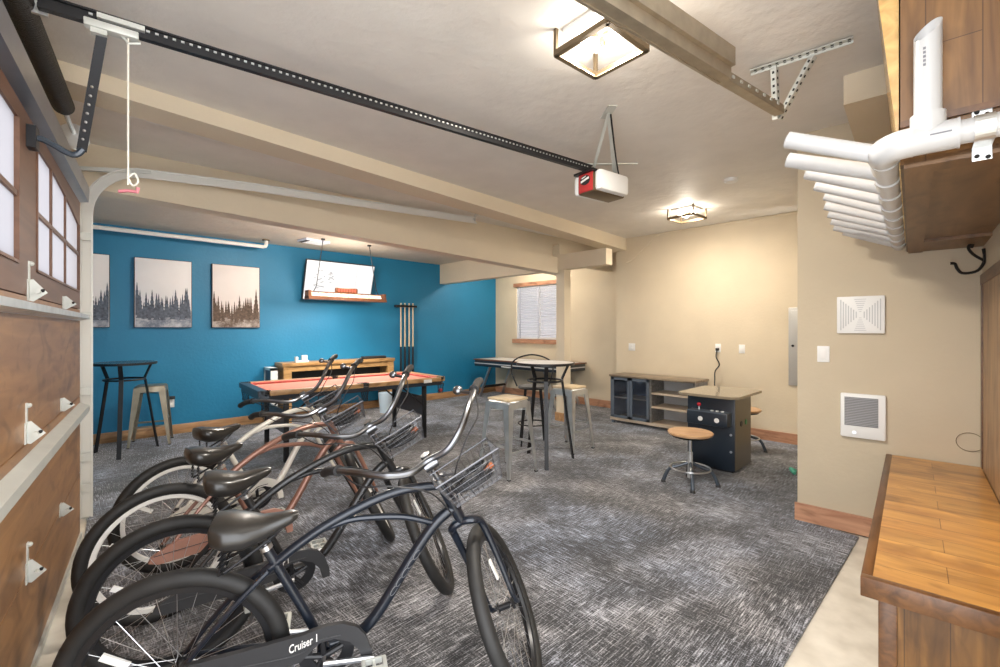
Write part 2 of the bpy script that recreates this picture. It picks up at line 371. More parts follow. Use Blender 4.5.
        if smooth:
            me.polygons.foreach_set('use_smooth', [True] * len(me.polygons))
            me.set_sharp_from_angle(angle=R(ang))
        me.materials.append(M[m] if isinstance(m, str) else m)
        if extra: me.materials.append(M[m2])
        o = bpy.data.objects.new(name, me); C.objects.link(o)
        if parent: o.parent = parent
        return o

def tag(o, label=None, cat=None, group=None, kind=None):
    if label: o['label'] = label
    if cat: o['category'] = cat
    if group: o['group'] = group
    if kind: o['kind'] = kind
    return o
def thing(name, label, cat, loc=(0, 0, 0), rz=0.0, group=None, kind=None):
    o = bpy.data.objects.new(name, None); C.objects.link(o); o.empty_display_size = 0.05
    o.location = loc; o.rotation_euler = (0, 0, rz)
    return tag(o, label, cat, group, kind)
def structure(o, label=None):
    o['kind'] = 'structure'
    if label: o['label'] = label
    return o

# the side frames: the door and opener stand turned a few degrees, so do bench and alcove
GA = R(-6.5); GX = Vector((math.cos(GA), math.sin(GA), 0)); GY = Vector((-math.sin(GA), math.cos(GA), 0)); GP = Vector((-0.061, 3.113, 0))
def gp(x, y, z=0.0): return GP + GX * x + GY * y + Vector((0, 0, z))
def glocal(x, y, z=0.0):
    d = Vector((x, y, 0)) - GP; return (d.dot(GX), d.dot(GY), z)
RA = R(3.5); RX = Vector((math.cos(RA), math.sin(RA), 0)); RY = Vector((-math.sin(RA), math.cos(RA), 0))
def rp(x, p, z=0.0): return RX * x + RY * p + Vector((0, 0, z))

# ------------------------------------------------------------------ floor, walls, ceilings
structure(MB().bb(-1.2, 8.4, -1.5, 8.2, -0.2, -0.012).build('floor', 'concrete'), 'concrete floor slab, bare beside the bench')
cp = MB(); cp.prism([(-0.15, 0.62), (2.232, 0.548), (3.987, 0.52), (4.02, 0.90), (6.33, 1.30), (6.58, 1.30), (6.58, 4.06), (7.18, 4.06), (7.18, 7.58), (-0.3, 7.58), (-0.3, 4.9), (0.13, 4.8)], (0, 0, 0.012), lambda a, b: (a, b, -0.012))
tag(cp.build('carpet', 'carpet', smooth=False), 'dark grey streaked carpet covering most of the garage floor', 'carpet')
structure(MB().bb(-0.45, 7.6, 7.6, 7.75, 0, 2.95).build('wall_north', 'blue'), 'blue painted wall with the pictures and screen')
structure(MB().bb(-0.45, -0.3, 4.85, 7.6, 0, 2.95).build('wall_west', 'blue'))
structure(MB().bb(6.6, 7.2, 0.9, 4.05, 0, 2.95).build('wall_east', 'beige'), 'beige far wall behind the arcade table')
# window wall with opening
ww = MB(); X0, X1 = 7.2, 7.35
WY0, WY1, WZ0, WZ1 = 5.62, 6.94, 1.23, 2.38
ww.bb(X0, X1, 4.0, WY0, 0, 2.95).bb(X0, X1, WY1, 7.6, 0, 2.95).bb(X0, X1, WY0, WY1, 0, WZ0).bb(X0, X1, WY0, WY1, WZ1, 2.95)
structure(ww.build('wall_recess', 'beige'), 'beige recessed wall with the blind-covered window')
# closet block with the vents
aw = MB(); aw.prism([(4.065, -0.40), (4.065, 0.646), (6.4, 0.90), (6.4, -0.6)], (0, 0, 2.95), lambda a, b: rp(a, b, 0))
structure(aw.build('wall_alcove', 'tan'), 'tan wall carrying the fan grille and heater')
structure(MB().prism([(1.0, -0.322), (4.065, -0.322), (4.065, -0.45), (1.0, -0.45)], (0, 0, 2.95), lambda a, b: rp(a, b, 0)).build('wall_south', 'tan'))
# door wall: header above the door
dw = MB(); dw.prism([(-0.06, -2.5), (-0.06, 1.55), (-0.16, 1.55), (-0.16, -2.5)], (0, 0, 0.47), lambda a, b: gp(a, b, 2.46))
dw.prism([(-0.06, 1.20), (-0.06, 1.62), (-0.40, 1.62), (-0.40, 1.20)], (0, 0, 2.93), lambda a, b: gp(a, b, 0))
structure(dw.build('wall_door', 'beige'))
structure(MB().prism([(-0.055, -2.5), (-0.055, 1.2), (-0.02, 1.2), (-0.02, -2.5)], (0, 0, 0.10), lambda a, b: gp(a, b, 2.50)).build('trim_1', 'studwood'), 'raw wood header board over the garage door')
structure(MB().bb(-0.6, 8, -1.0, 7.7, 2.93, 3.05).build('ceiling', 'ceiling'), 'textured greige ceiling')
structure(MB().bb(-0.6, 5.76, 4.95, 7.7, 2.785, 2.925).build('ceiling_lower', 'ceiling_low'))

# beams
def beam(name, f0, f1, width, zb0, zb1, zt0, zt1, m='trimpaint'):
    """front line f0->f1 (x,y); extends width in +y; bottom/top heights at both ends"""
    b = MB(); vs = []
    for (x, y), zb, zt in ((f0, zb0, zt0), (f1, zb1, zt1)):
        vs.append([b.bm.verts.new((x, y, zb)), b.bm.verts.new((x, y, zt)), b.bm.verts.new((x, y + width, zt)), b.bm.verts.new((x, y + width, zb))])
    A, B = vs
    b.bm.faces.new(A); b.bm.faces.new(B)
    for i in range(4): b.bm.faces.new((A[i], A[(i + 1) % 4], B[(i + 1) % 4], B[i]))
    return structure(b.build(name, m, smooth=False))
beam('trim_2', (-0.10, 3.462), (6.62, 3.862), 0.26, 2.83, 2.735, 2.935, 2.935)['label'] = 'long beige ceiling beam nearer the lamps'
beam('trim_3', (-0.32, 4.80), (5.80, 4.48), 0.20, 2.575, 2.325, 2.77, 2.58)['label'] = 'long beige beam carried by the post'
beam('trim_4', (-0.32, 4.88), (7.4, 4.50), 0.10, 2.65, 2.5, 2.935, 2.935)
structure(MB().bb(5.60, 5.76, 4.45, 7.6, 2.385, 2.79).build('trim_5', 'trimpaint'), 'cross beam resting on the post')
structure(MB().bb(5.60, 5.76, 3.60, 4.45, 2.385, 2.62).build('trim_6', 'trimpaint'))
pt = MB().bb(5.62, 5.78, 4.37, 4.53, 0, 2.39)
structure(pt.build('trim_7', 'trimpaint'), 'beige square post behind the pub table')
structure(MB().bb(5.605, 5.795, 4.355, 4.545, 0, 0.13).build('baseboard_post', 'base'))
# soffit over the bench
structure(MB().prism([(3.30, -0.32), (3.30, 0.297), (4.065, 0.297), (4.065, -0.32)], (0, 0, 0.17), lambda a, b: rp(a, b, 2.76)).build('trim_8', 'trimpaint'))
# baseboards
structure(MB().bb(-0.3, 7.2, 7.582, 7.6, 0, 0.13, bev=0.003).build('baseboard_north', 'base'))
structure(MB().bb(7.182, 7.2, 4.05, 7.58, 0, 0.13).build('baseboard_recess', 'base_y'))
structure(MB().bb(6.582, 6.6, 0.92, 4.05, 0, 0.13).build('baseboard_east', 'base_y'))
bs = MB().prism([(4.047, 0.128), (4.047, 0.662), (4.063, 0.662), (4.063, 0.128)], (0, 0, 0.13), lambda a, b: rp(a, b, 0))
structure(bs.build('baseboard_alcove', 'base_y'))
# window with blind
wf = MB()
wf.bb(7.220, 7.300, WY0, WY0 + 0.03, WZ0, WZ1).bb(7.220, 7.300, WY1 - 0.03, WY1, WZ0, WZ1).bb(7.220, 7.300, WY0, WY1, WZ0, WZ0 + 0.03).bb(7.220, 7.300, WY0, WY1, WZ1 - 0.03, WZ1).bb(7.240, 7.280, 6.26, 6.30, WZ0, WZ1)
wroot = structure(wf.build('window_1', 'white'), 'window behind white blinds in the recessed wall')
MB().bb(7.260, 7.265, WY0, WY1, WZ0, WZ1).build('glass_pane', 'frostpane', wroot, smooth=False)
sl = MB(); n = 30
for i in range(n):
    z = WZ0 + 0.05 + (WZ1 - WZ0 - 0.10) * i / (n - 1)
    sl.box((7.210, (WY0 + WY1) / 2, z), (0.034, WY1 - WY0 - 0.07, 0.003), rot=(0, R(38), 0))
sl.bb(7.190, 7.230, WY0 + 0.035, WY1 - 0.035, WZ0 + 0.01, WZ0 + 0.035)
bl = tag(sl.build('window_blind', 'blind'), 'white slatted blind hanging in the window behind the post', 'blind')
tp = MB()
for y in (WY0 + 0.16, 6.28, WY1 - 0.14): tp.bb(7.183, 7.186, y - 0.012, y + 0.012, WZ0 + 0.02, WZ1 - 0.02)
tp.build('lift_cord', 'blindtape', bl)
structure(MB().bb(7.160, 7.220, WY0 - 0.05, WY1 + 0.05, WZ1 - 0.005, WZ1 + 0.075).build('trim_9', 'base_y'), 'wood header trim over the window')
structure(MB().bb(7.140, 7.220, WY0 - 0.07, WY1 + 0.07, WZ0 - 0.09, WZ0).build('trim_10', 'base_y'), 'wood sill under the window')

# ------------------------------------------------------------------ garage door
dr = bpy.data.objects.new('door_1', None); C.objects.link(dr); dr.location = GP; dr.rotation_euler = (0, 0, GA)
structure(dr, 'brown wooden sectional garage door with upper windows')
YA, YB = -2.35, 1.18
T = -0.045
def panel(z0, z1, m):
    return MB().bb(T, 0, YA, YB, z0 + 0.003, z1 - 0.003).build('door_section', m, dr)
panel(0.03, 0.45, 'door_ply'); panel(0.45, 0.985, 'door_ply'); panel(0.985, 1.585, 'door_ply')
structure(MB().bb(-0.04, 0.012, YA, YB, 0, 0.035).build('bottom_seal', 'galv_white', dr))
# top section with two window groups
groups = [(-0.28, 1.13, 'r'), (-2.2, -0.61, 'l')]
W0, W1 = 1.70, 2.26
def topz(y):
    return 2.255 if y < 0.1 else 2.255 - 0.09 * ((y - 0.1) / 1.03) ** 1.5
ts = MB()
ts.bb(T, 0, YA, YB, 1.588, W0)
ts.bb(T, 0, -0.61, -0.28, W0, 2.45).bb(T, 0, 1.13, YB, W0, 2.45).bb(T, 0, YA, -2.2, W0, 2.45).bb(T, 0, -2.2, -0.61, W1, 2.45)
ys = [-0.28 + 1.41 * i / 16 for i in range(17)]
ts.prism([(y, topz(y)) for y in ys] + [(1.13, 2.45), (-0.28, 2.45)], (-T, 0, 0), lambda a, b: (T, a, b))
ts.build('door_section', 'door_dark', dr)
for y0, y1, s in groups:
    mu = MB()
    cols = [0.106, 0.56] if s == 'r' else [-1.15, -1.7]
    for c in cols: mu.bb(-0.02, 0.001, c - 0.008, c + 0.008, W0, topz(c) + 0.005)
    mu.bb(-0.02, 0.001, y0, y1, 1.954, 1.974)
    mu.bb(-0.03, 0.006, y0, y0 + 0.012, W0, topz(y0)).bb(-0.03, 0.006, y1 - 0.012, y1, W0, topz(y1)).bb(-0.03, 0.006, y0, y1, W0, W0 + 0.012)
    f = mu.build('window_muntin', 'door_dark', dr)
    MB().bb(-0.012, -0.009, y0, y1, W0, W1).build('window_pane', 'frostpane', dr, smooth=False)
def strut(zc, h, out, m):
    s = MB(); t = 0.003
    s.bb(0, t, YA, YB - 0.005, zc - h / 2, zc + h / 2)
    s.prism([(0, zc + h / 2), (out, zc + h / 4), (out, zc - h / 4), (0, zc - h / 2), (0.004, zc - h / 2 + 0.008), (out - 0.006, zc - h / 4 + 0.003), (out - 0.006, zc + h / 4 - 0.003), (0.004, zc + h / 2 - 0.008)], (0, YB - YA, 0), lambda a, b: (a, YA, b))
    o = s.build('reinforcing_strut', m, dr); return o
strut(1.535, 0.055, 0.05, 'galv'); strut(0.896, 0.085, 0.05, 'galv_white')
st = MB(); st.prism([(0, 2.33), (0.045, 2.34), (0.05, 2.42), (0.045, 2.45), (0, 2.46)], (0, YB - YA, 0), lambda a, b: (a, YA, b))
st.build('reinforcing_strut', 'darksteel', dr)
def hinge(y, z, big):
    h = MB()
    sc = 0.85 if big else 0.7
    h.prism([(0, -0.05), (0.012, -0.055), (0.055, -0.01), (0.012, 0.055), (0, 0.05)], (0, 0.006, 0), lambda a, b: (a + 0.002, y - 0.003, z + b * sc))
    h.bb(0, 0.004, y - 0.035 * sc, y + 0.035 * sc, z - 0.05 * sc, z + 0.05 * sc)
    h.cyl((0.03, y - 0.03, z - 0.005), (0.03, y + 0.03, z - 0.005), 0.009, n=10)
    if big: h.bb(0, 0.004, y - 0.012, y + 0.012, z + 0.04, z + 0.12); h.sphere((0.008, y, z + 0.11), 0.010, n=8)
    o = h.build('hinge', 'galv_white', dr)
    b = MB(); b.sphere((0.042, y, z), 0.008, n=8); b.build('hinge_bolt', 'hole', o)
for y, z, bg_ in ((-0.43, 1.61, True), (0.45, 1.60, False), (-0.475, 1.03, True), (0.38, 1.03, False), (-0.457, 0.46, True), (0.349, 0.455, False), (-1.4, 1.61, False)): hinge(y, z, bg_)

# tracks
def cchan(m, pts, wd=0.05, dp=0.032, inward=(0, 0, 1)):
    pass
lt = thing('door_track', 'pale galvanized track curving up and running under the ceiling beside the pub tables', 'garage door track', gp(-0.03, 1.55))
lt.rotation_euler = (0, 0, GA)
def tl(x, z): return Vector((x, 0, z))
# path in local x,z; origin at gp(.06,1.52)
path = [tl(0.03, 0.02), tl(0.03, 1.2), tl(0.03, 2.32)]
arc = [tl(0.03 + 0.36 * (1 - math.cos(a)), 2.32 + 0.385 * math.sin(a)) for a in [R(q) for q in range(9, 91, 9)]]
hor = [tl(1.15, 2.745), tl(3.62, 2.80)]
P = path + arc + hor
ribbon = MB()
def sweep(mb, P, prof):
    """sweep a 2d profile (side=y, depth=normal in xz) along an xz path"""
    rings = []
    for i, p in enumerate(P):
        t = (P[min(i + 1, len(P) - 1)] - P[max(i - 1, 0)]).normalized(); nrm = Vector((-t.z, 0, t.x))
        rings.append([mb.bm.verts.new(p + Vector((0, a, 0)) + nrm * b) for a, b in prof])
    k = len(prof)
    for i in range(len(P) - 1):
        for j in range(k): mb.bm.faces.new((rings[i][j], rings[i][(j + 1) % k], rings[i + 1][(j + 1) % k], rings[i + 1][j]))
    mb.bm.faces.new(rings[0]); mb.bm.faces.new(rings[-1][::-1])
sweep(ribbon, P, [(-0.028, -0.032), (-0.02, -0.034), (-0.02, -0.026), (-0.004, -0.024), (-0.002, 0.0), (0.0, 0.028), (-0.02, 0.028), (-0.02, 0.036), (0.006, 0.036), (0.005, -0.036), (-0.028, -0.040)])
ribbon.build('rail', 'whitesteel', lt)
fl = MB(); fl.bb(-0.045, -0.041, 0.0, 0.05, 0.0, 2.28).bb(-0.045, 0.045, 0.030, 0.034, 0.0, 2.28)
fl.build('mounting_angle', 'galv_white', lt)
for z in (0.25, 0.48, 0.98, 1.55, 2.15): MB().bb(0.0, 0.06, -0.034, -0.022, z - 0.03, z + 0.03).build('roller_bracket', 'galv_white', lt)
eb = MB(); eb.bar(tl(3.58, 2.80), Vector((3.66, 0.0, 2.93)), 0.035, 0.004, up=(0, 1, 0)); eb.bar(tl(3.60, 2.79), Vector((3.60, -0.05, 2.93)), 0.03, 0.004, up=(1, 0, 0)); eb.bb(3.52, 3.70, -0.05, 0.02, 2.925, 2.93)
eb.build('hanger_bracket', 'galv', lt)
# angle rising across the door head behind the curve
ra = MB(); ra.bar(tl(-0.03, 2.66), tl(0.42, 2.725), 0.03, 0.03, up=(0, 1, 0)); ra.build('brace_angle', 'galv_white', lt)

rt_ = thing('door_track', 'dull brown galvanized track hung close under the ceiling by the bench', 'garage door track', (1.0, 1.045, 2.65))
rt_.rotation_euler = (0, 0, R(-8.7))
tr = MB()
tr.prism([(0, 0), (0.012, 0), (0.012, 0.006), (0.052, 0.006), (0.052, 0.0), (0.065, 0.0), (0.065, 0.06), (0, 0.05)], (1.42, 0, 0), lambda a, b: (-0.1, -a, b))
tr.build('rail', 'galv_bronze', rt_)
fa = MB(); fa.prism([(0.03, 0.055), (0.085, 0.055), (0.085, 0.14), (0.08, 0.14), (0.08, 0.06), (0.03, 0.06)], (1.42, 0, 0), lambda a, b: (-0.1, -a, b))
fa.build('stiffening_angle', 'galv_bronze', rt_)
en = MB(); en.bar((1.28, -0.02, 0.03), (1.90, -0.033, 0.02), 0.05, 0.045); ho = MB()
for i in range(7): ho.box((1.36 + i * 0.075, -0.055 - 0.0017 * i, 0.025), (0.02, 0.006, 0.012))
en.build('rail_end', 'galv_bronze', rt_, extra=(ho, 'galv_white'))
def perf(p0, p1, name, m, parent, up=(0, 0, 1)):
    b = MB(); p0, p1 = Vector(p0), Vector(p1)
    b.bar(p0, p1, 0.034, 0.004, up); d = (p1 - p0).normalized(); u = Vector(up)
    sd = u.cross(d).normalized()
    b.bar(p0 + sd * 0.017 + u * -0.0, p1 + sd * 0.017, 0.004, 0.034, up)
    h = MB(); L = (p1 - p0).length; k = int(L / 0.035); nn = d.cross(sd)
    for i in range(k): h.bar(p0 + d * (0.02 + i * 0.035) - sd * 0.002, p0 + d * (0.02 + i * 0.035 + 0.013) - sd * 0.002, 0.012, 0.006, up)
    for i in range(k): h.bar(p0 + d * (0.02 + i * 0.035) + sd * 0.017, p0 + d * (0.02 + i * 0.035 + 0.013) + sd * 0.017, 0.006, 0.012, up)
    return b.build(name, m, parent, extra=(h, 'hole'))
tb = thing('hanger_bracket', 'triangular perforated steel bracket between ceiling and track end', 'bracket', (2.84, 0.62, 2.93))
perf((-0.03, 0.235, -0.012), (0.02, -0.225, -0.012), 'ceiling_angle', 'galv_white', tb)
perf((0.0, 0.125, -0.02), (0.085, 0.138, -0.28), 'hanger_strap', 'galv_white', tb, up=(-1, 0.2, 0))
perf((0.03, -0.05, -0.02), (0.092, 0.125, -0.28), 'hanger_strap', 'galv_white', tb, up=(-1, 0.3, 0))

# torsion spring over the door
sp = thing('torsion_spring', 'dark torsion spring on a shaft above the garage door', 'spring', gp(0.0, -0.04, 2.69)); sp.rotation_euler = (0, 0, GA)
MB().tube([(0, -1.9, -0.02), (0, -1.2, -0.015), (0, 0.50, 0.03)], 0.05, 18).build('coil', 'spring', sp)
MB().cyl((0, -1.95, 0.0), (0, 0.95, 0.02), 0.013, n=10).build('shaft', 'galv', sp)
MB().lathe([(0.02, -0.03), (0.075, -0.03), (0.05, -0.02), (0.05, 0.02), (0.075, 0.03), (0.02, 0.03)], 20, (0, 0.93, 0.0), 'y').build('cable_drum', 'galv', sp)
MB().cyl((0, 0.49, 0.03), (0, 0.55, 0.03), 0.045, 0.035, 14).build('winding_cone', 'black', sp)
pl = MB(); pl.bb(-0.05, 0.085, -0.60, -0.585, -0.03, 0.11).bb(-0.056, -0.05, -0.70, -0.50, -0.10, 0.16).bb(0.0, 0.09, -0.68, -0.52, 0.10, 0.108); pl.build('bearing_plate', 'galv', sp)

# opener
oa = math.atan2(2.053 - 2.429, 2.771 - 0.053)
OX = Vector((math.cos(oa), math.sin(oa), 0))
O0 = Vector((0.053, 2.429, 2.667))
op = thing('garage_door_opener', 'white and red garage door opener with long black rail under the ceiling', 'garage door opener', O0 + OX * 2.95 - Vector((0, 0, 0.2)), oa)
base = O0 + OX * 2.95 - Vector((0, 0, 0.2))
def ol(s, y, z): return Vector((s - 2.95, y, z + 0.2))   # s along rail from O0, z from rail bottom
rl = MB(); rl.bar(ol(-0.13, 0, 0.008), ol(2.92, 0, 0.008), 0.030, 0.016).bar(ol(-0.13, 0, 0.03), ol(2.92, 0, 0.03), 0.012, 0.03).bar(ol(-0.13, 0, 0.05), ol(2.92, 0, 0.05), 0.034, 0.008)
rl.build('rail', 'black', op)
be = MB()
for i in range(96): be.box(ol(0.02 + i * 0.030, -0.008, 0.036), (0.012, 0.006, 0.008))
be.build('drive_chain', 'galv', op)
TS = 0.085
tro = MB(); tro.box(ol(TS, 0, 0.0), (0.17, 0.045, 0.03), bev=0.004).box(ol(TS - 0.04, 0, -0.02), (0.05, 0.03, 0.03)).box(ol(TS + 0.03, -0.0, 0.035), (0.15, 0.05, 0.02)); tro.tube([ol(TS + 0.03, 0, -0.01), ol(TS + 0.05, 0, -0.035), ol(TS + 0.09, 0, -0.02)], 0.006, 6)
tro.build('trolley', 'galv_white', op)
bdy = MB(); bdy.box(ol(3.04, 0, -0.095), (0.36, 0.17, 0.15), bev=0.015); bdy.build('motor_housing', 'bronze', op)
fc = MB(); fc.box(ol(2.865, 0, -0.085), (0.02, 0.145, 0.15), bev=0.006); fc.build('front_panel', 'red', op)
for sgn in (-1, 1):
    ln = MB(); ln.box(ol(3.04, sgn * 0.105, -0.085), (0.34, 0.075, 0.16), bev=0.03); ln.build('light_lens', 'white', op)
MB().box(ol(3.03, 0, -0.012), (0.40, 0.20, 0.016)).build('top_plate', 'black', op)
lg = MB(); lg.lathe([(0.001, 0), (0.05, 0), (0.05, 0.004), (0.001, 0.004)], 20, (0, 0, 0), 'x')
for v in lg.bm.verts: v.co.z *= 0.75
lg.xf(Matrix.Translation(ol(2.851, 0, -0.07))); em = lg.build('emblem', 'blackplastic', op)
sw = MB(); sw.box((0, 0, 0), (0.003, 0.085, 0.016), rot=(R(-14), 0, 0)); sw.box((0, 0.01, 0.022), (0.003, 0.045, 0.008), rot=(R(-14), 0, 0)); sw.xf(Matrix.Translation(ol(2.849, 0, -0.07))); sw.build('emblem_stripe', 'white', em)
# ceiling hanger of the opener
cb = Vector((2.63, 1.70, 2.925)) ; inv = Matrix.Rotation(-oa, 3, 'Z')
def wl(p): return inv @ (Vector(p) - base)
hg = MB(); hg.bar(wl((2.72, 1.76, 2.926)), wl((2.60, 1.62, 2.926)), 0.06, 0.006)
e0 = ol(3.16, -0.04, 0.0); hg.bar(wl((2.66, 1.69, 2.92)), e0, 0.03, 0.006); hg.bar(wl((2.66, 1.69, 2.92)), ol(2.98, 0.05, 0.0), 0.022, 0.005)
hg.bar(ol(2.96, 0.09, 0.10), ol(3.28, -0.16, 0.10), 0.025, 0.01)
hg.build('ceiling_hanger', 'galv_white', op)
MB().tube([wl((2.67, 1.68, 2.91)), (wl((2.67, 1.68, 2.91)) + ol(3.2, -0.05, 0)) / 2 + Vector((0, 0, -0.05)), ol(3.2, -0.05, -0.01)], 0.006, 8, smooth=5).build('power_cord', 'black', op)
# arm from trolley to the door
ar = MB(); ar.bar(ol(TS - 0.03, 0, -0.02), wl((0.05, 2.64, 2.215)), 0.034, 0.006, up=(0, 1, 0)); ar.build('arm', 'black', op)
a0 = gp(0.0, -0.45, 2.235); a1 = Vector((0.055, 2.64, 2.225))
ar2 = MB(); ar2.tube([wl(a0), wl(a0 + GX * 0.05), wl((a0 + a1) / 2 + Vector((0.05, 0, -0.035))), wl(a1)], 0.013, 8, smooth=5); ar2.build('curved_arm', 'slate', op)
MB().box((0, 0, 0), (0.03, 0.06, 0.09)).xf(Matrix.Translation(wl(a0 + GX * 0.015))).build('door_bracket', 'black', op)
ph = MB()
A0 = Vector(ol(TS - 0.03, 0, -0.02)); A1 = wl((0.05, 2.64, 2.215))
for i in range(7): ph.sphere(A0.lerp(A1, 0.45 + i * 0.075) + Vector((-0.002, -0.006, 0)), 0.006, n=6)
ph.build('bolt_holes', 'steel', op)
# release cord
rc = thing('release_cord', 'white emergency release cord with red handle hanging from the opener trolley', 'cord', O0 + OX * 0.135 - Vector((0, 0, 0.66)))
MB().cyl((0, 0, 0.04), (0, 0, 0.655), 0.0035, n=8).build('cord', 'cord', rc)
MB().tube([(0, 0, 0.07), (0.02, -0.006, 0.09), (0.032, -0.006, 0.06), (0.015, 0, 0.04), (0, 0, 0.07)], 0.004, 6, smooth=4).build('knot', 'cord', rc)
MB().tube([(-0.028, 0.02, 0.012), (0, 0, 0.016), (0.028, -0.02, 0.012), (0.03, -0.022, 0.03)], 0.007, 8).build('handle', 'pink', rc)

# ------------------------------------------------------------------ ceiling lights
def ceiling_light(x, y, rz, label, s, h, zc=2.93):
    t = thing('ceiling_light', label, 'ceiling light', (x, y, zc - h), rz, 'caged ceiling lights')
    b = MB(); b.bb(-s * 0.42, s * 0.42, -s * 0.42, s * 0.42, h - 0.022, h); b.build('base_plate', 'whitepaint', t)
    f = MB(); a = s / 2; k = 0.013
    for z0, z1 in ((0, 2 * k),):
        for q in (-1, 1):
            f.bb(-a, a, q * a - k, q * a + k, z0, z1).bb(q * a - k, q * a + k, -a, a, z0, z1)
    for i in (-1, 1):
        for j in (-1, 1): f.bb(i * a - k / 1.5, i * a + k / 1.5, j * a - k / 1.5, j * a + k / 1.5, 0, h)
    f.build('cage_frame', 'bronze', t)
    for i in range(3):
        an = 2 * PI * i / 3 + 0.5; d = Vector((math.cos(an), math.sin(an), 0))
        so = MB(); so.cyl(d * 0.02 + Vector((0, 0, h - 0.05)), d * 0.055 + Vector((0, 0, h - 0.055)), 0.016, n=12); so.build('socket', 'bronze', t)
        bu = MB(); c = d * 0.085 + Vector((0, 0, h - 0.06)); bu.sphere(c, 0.03, n=14); bu.build('bulb', 'bulb', t)
    return t
ceiling_light(1.885, 1.24, R(-4), 'caged three-bulb ceiling light behind the brown track', 0.31, 0.135)
ceiling_light(5.51, 2.39, R(-4), 'caged ceiling light over the arcade table near the far wall', 0.32, 0.13)
lamp('ceiling_light_glow', 'POINT', (1.885, 1.24, 2.81), 9, (1, 0.93, 0.83), 0.09)
lamp('ceiling_light_down', 'AREA', (1.885, 1.24, 2.80), 40, (1, 0.93, 0.83), 0.28)
lamp('ceiling_light_glow_far', 'POINT', (5.51, 2.39, 2.81), 14, (1, 0.90, 0.76), 0.09)
lamp('ceiling_light_down_far', 'AREA', (5.51, 2.39, 2.80), 22, (1, 0.90, 0.76), 0.28)
ceiling_light(2.3, 5.45, 0, 'added unseen caged ceiling light over the pool table behind the beam', 0.32, 0.13, 2.785)  # added fixture, unseen, goes with the fill light in this bay
ceiling_light(6.3, 6.1, 0, 'caged ceiling light in the window nook behind the cross beam', 0.32, 0.13, 2.93)
lamp('ceiling_light_glow_nook', 'POINT', (6.3, 6.1, 2.74), 32, (1, 0.92, 0.80), 0.12)
lamp('bay_fill_light', 'POINT', (2.3, 5.45, 2.64), 75, (1, 0.92, 0.82), 0.12)  # added fill, brightens the canvases, blue wall and low ceiling
sd = MB(); sd.lathe([(0.001, 0.0), (0.05, 0.0), (0.062, 0.012), (0.065, 0.035), (0.001, 0.035)], 24)
o = sd.build('smoke_detector', 'white'); o.location = (4.72, 1.61, 2.895); tag(o, 'round white smoke detector on the ceiling', 'smoke detector')

# ------------------------------------------------------------------ blue wall: pictures, TV, lamp, pipe
def picture(xc, label, sky, fir, snow, seed):
    rnd = random.Random(seed)
    t = thing('canvas_picture', label, 'picture', (xc, 7.585, 1.475), 0, 'winter forest canvases on the blue wall')
    MB().bb(-0.31, 0.31, -0.035, 0.012, 0, 0.915, bev=0.004).build('canvas', sky, t)
    fb = MB()
    for a, b, c_, d in ((-0.316, -0.309, -0.004, 0.919), (0.309, 0.316, -0.004, 0.919), (-0.316, 0.316, -0.004, 0.002), (-0.316, 0.316, 0.913, 0.919)): fb.bb(a, b, -0.036, 0.012, c_, d)
    fb.build('edge_frame', 'blackplastic', t)
    pr = MB()
    # ragged snowy ground with firs, printed on the face
    pr.prism([(-0.305, 0.004), (0.305, 0.004)] + [(0.305 - 0.61 * i / 12, 0.20 + rnd.uniform(-0.02, 0.03)) for i in range(13)], (0, -0.001, 0), lambda a, b: (a, -0.0355, b))
    pr.build('printed_ground', snow, t)
    fr = MB()
    for i in range(22):
        x = -0.285 + 0.57 * i / 21 + rnd.uniform(-0.012, 0.012); h = rnd.choice([0.12, 0.16, 0.2, 0.25, 0.3]) * (0.8 + 0.35 * abs(x) / 0.3); wd = h * 0.13 + 0.010; z0 = rnd.uniform(0.08, 0.16)
        pts = [(x - wd, z0)]; k = 7
        for j in range(k):
            f = j / k; pts.append((x - wd * (1 - f), z0 + (h + 0.1) * f)); pts.append((x - wd * (1 - f) * 0.6, z0 + (h + 0.1) * (f + 0.4 / k)))
        pts.append((x, z0 + h + 0.1))
        right = [(2 * x - a, b) for a, b in pts[:-1][::-1]]
        fr.prism([(max(-0.305, min(0.305, a)), b) for a, b in pts + right], (0, -0.0006 - 0.00003 * i, 0), lambda a, b: (a, -0.0362, b))
    fr.build('printed_firs', fir, t, smooth=False)
picture(0.09, 'snowy forest canvas half hidden behind the door track', 'canvas_sky', 'fir', 'snow', 1)
picture(0.962, 'middle blue-grey snowy forest canvas on the blue wall', 'canvas_sky', 'fir', 'snow', 2)
picture(1.836, 'brown-toned forest canvas on the blue wall closest to the screen', 'canvas_sky2', 'fir2', 'snow2', 5)

tv = thing('television', 'white lit television tilted forward on the blue wall', 'television', (3.345, 7.45, 1.93))
TM = Matrix.Rotation(R(17), 4, 'X')
MB().bb(-0.595, 0.595, 0.0, 0.05, 0, 0.66, bev=0.006).xf(TM).build('case', 'blackplastic', tv)
mk = MB(); rnd = random.Random(3)
for i in range(26):
    x = rnd.choice([-0.42, -0.38, -0.33, -0.2, -0.15]) + rnd.uniform(-0.05, 0.05); z = rnd.uniform(0.2, 0.5)
    mk.box((x, -0.0045, z), (rnd.uniform(0.02, 0.07), 0.001, rnd.uniform(0.008, 0.02)), rot=(0, rnd.uniform(-0.5, 0.5), 0))
mk.bb(0.27, 0.273, -0.005, -0.004, 0.1, 0.56)
MB().bb(-0.583, 0.583, -0.004, 0.0, 0.012, 0.648).xf(TM).build('screen', 'tvscreen', tv, extra=(mk.xf(TM), 'tvmark'))
wm = MB(); wm.bb(-0.1, 0.1, 0.13, 0.15, 0.2, 0.5).bar((0, 0.06, 0.35), (0, 0.14, 0.35), 0.06, 0.1); wm.build('wall_mount', 'black', tv)

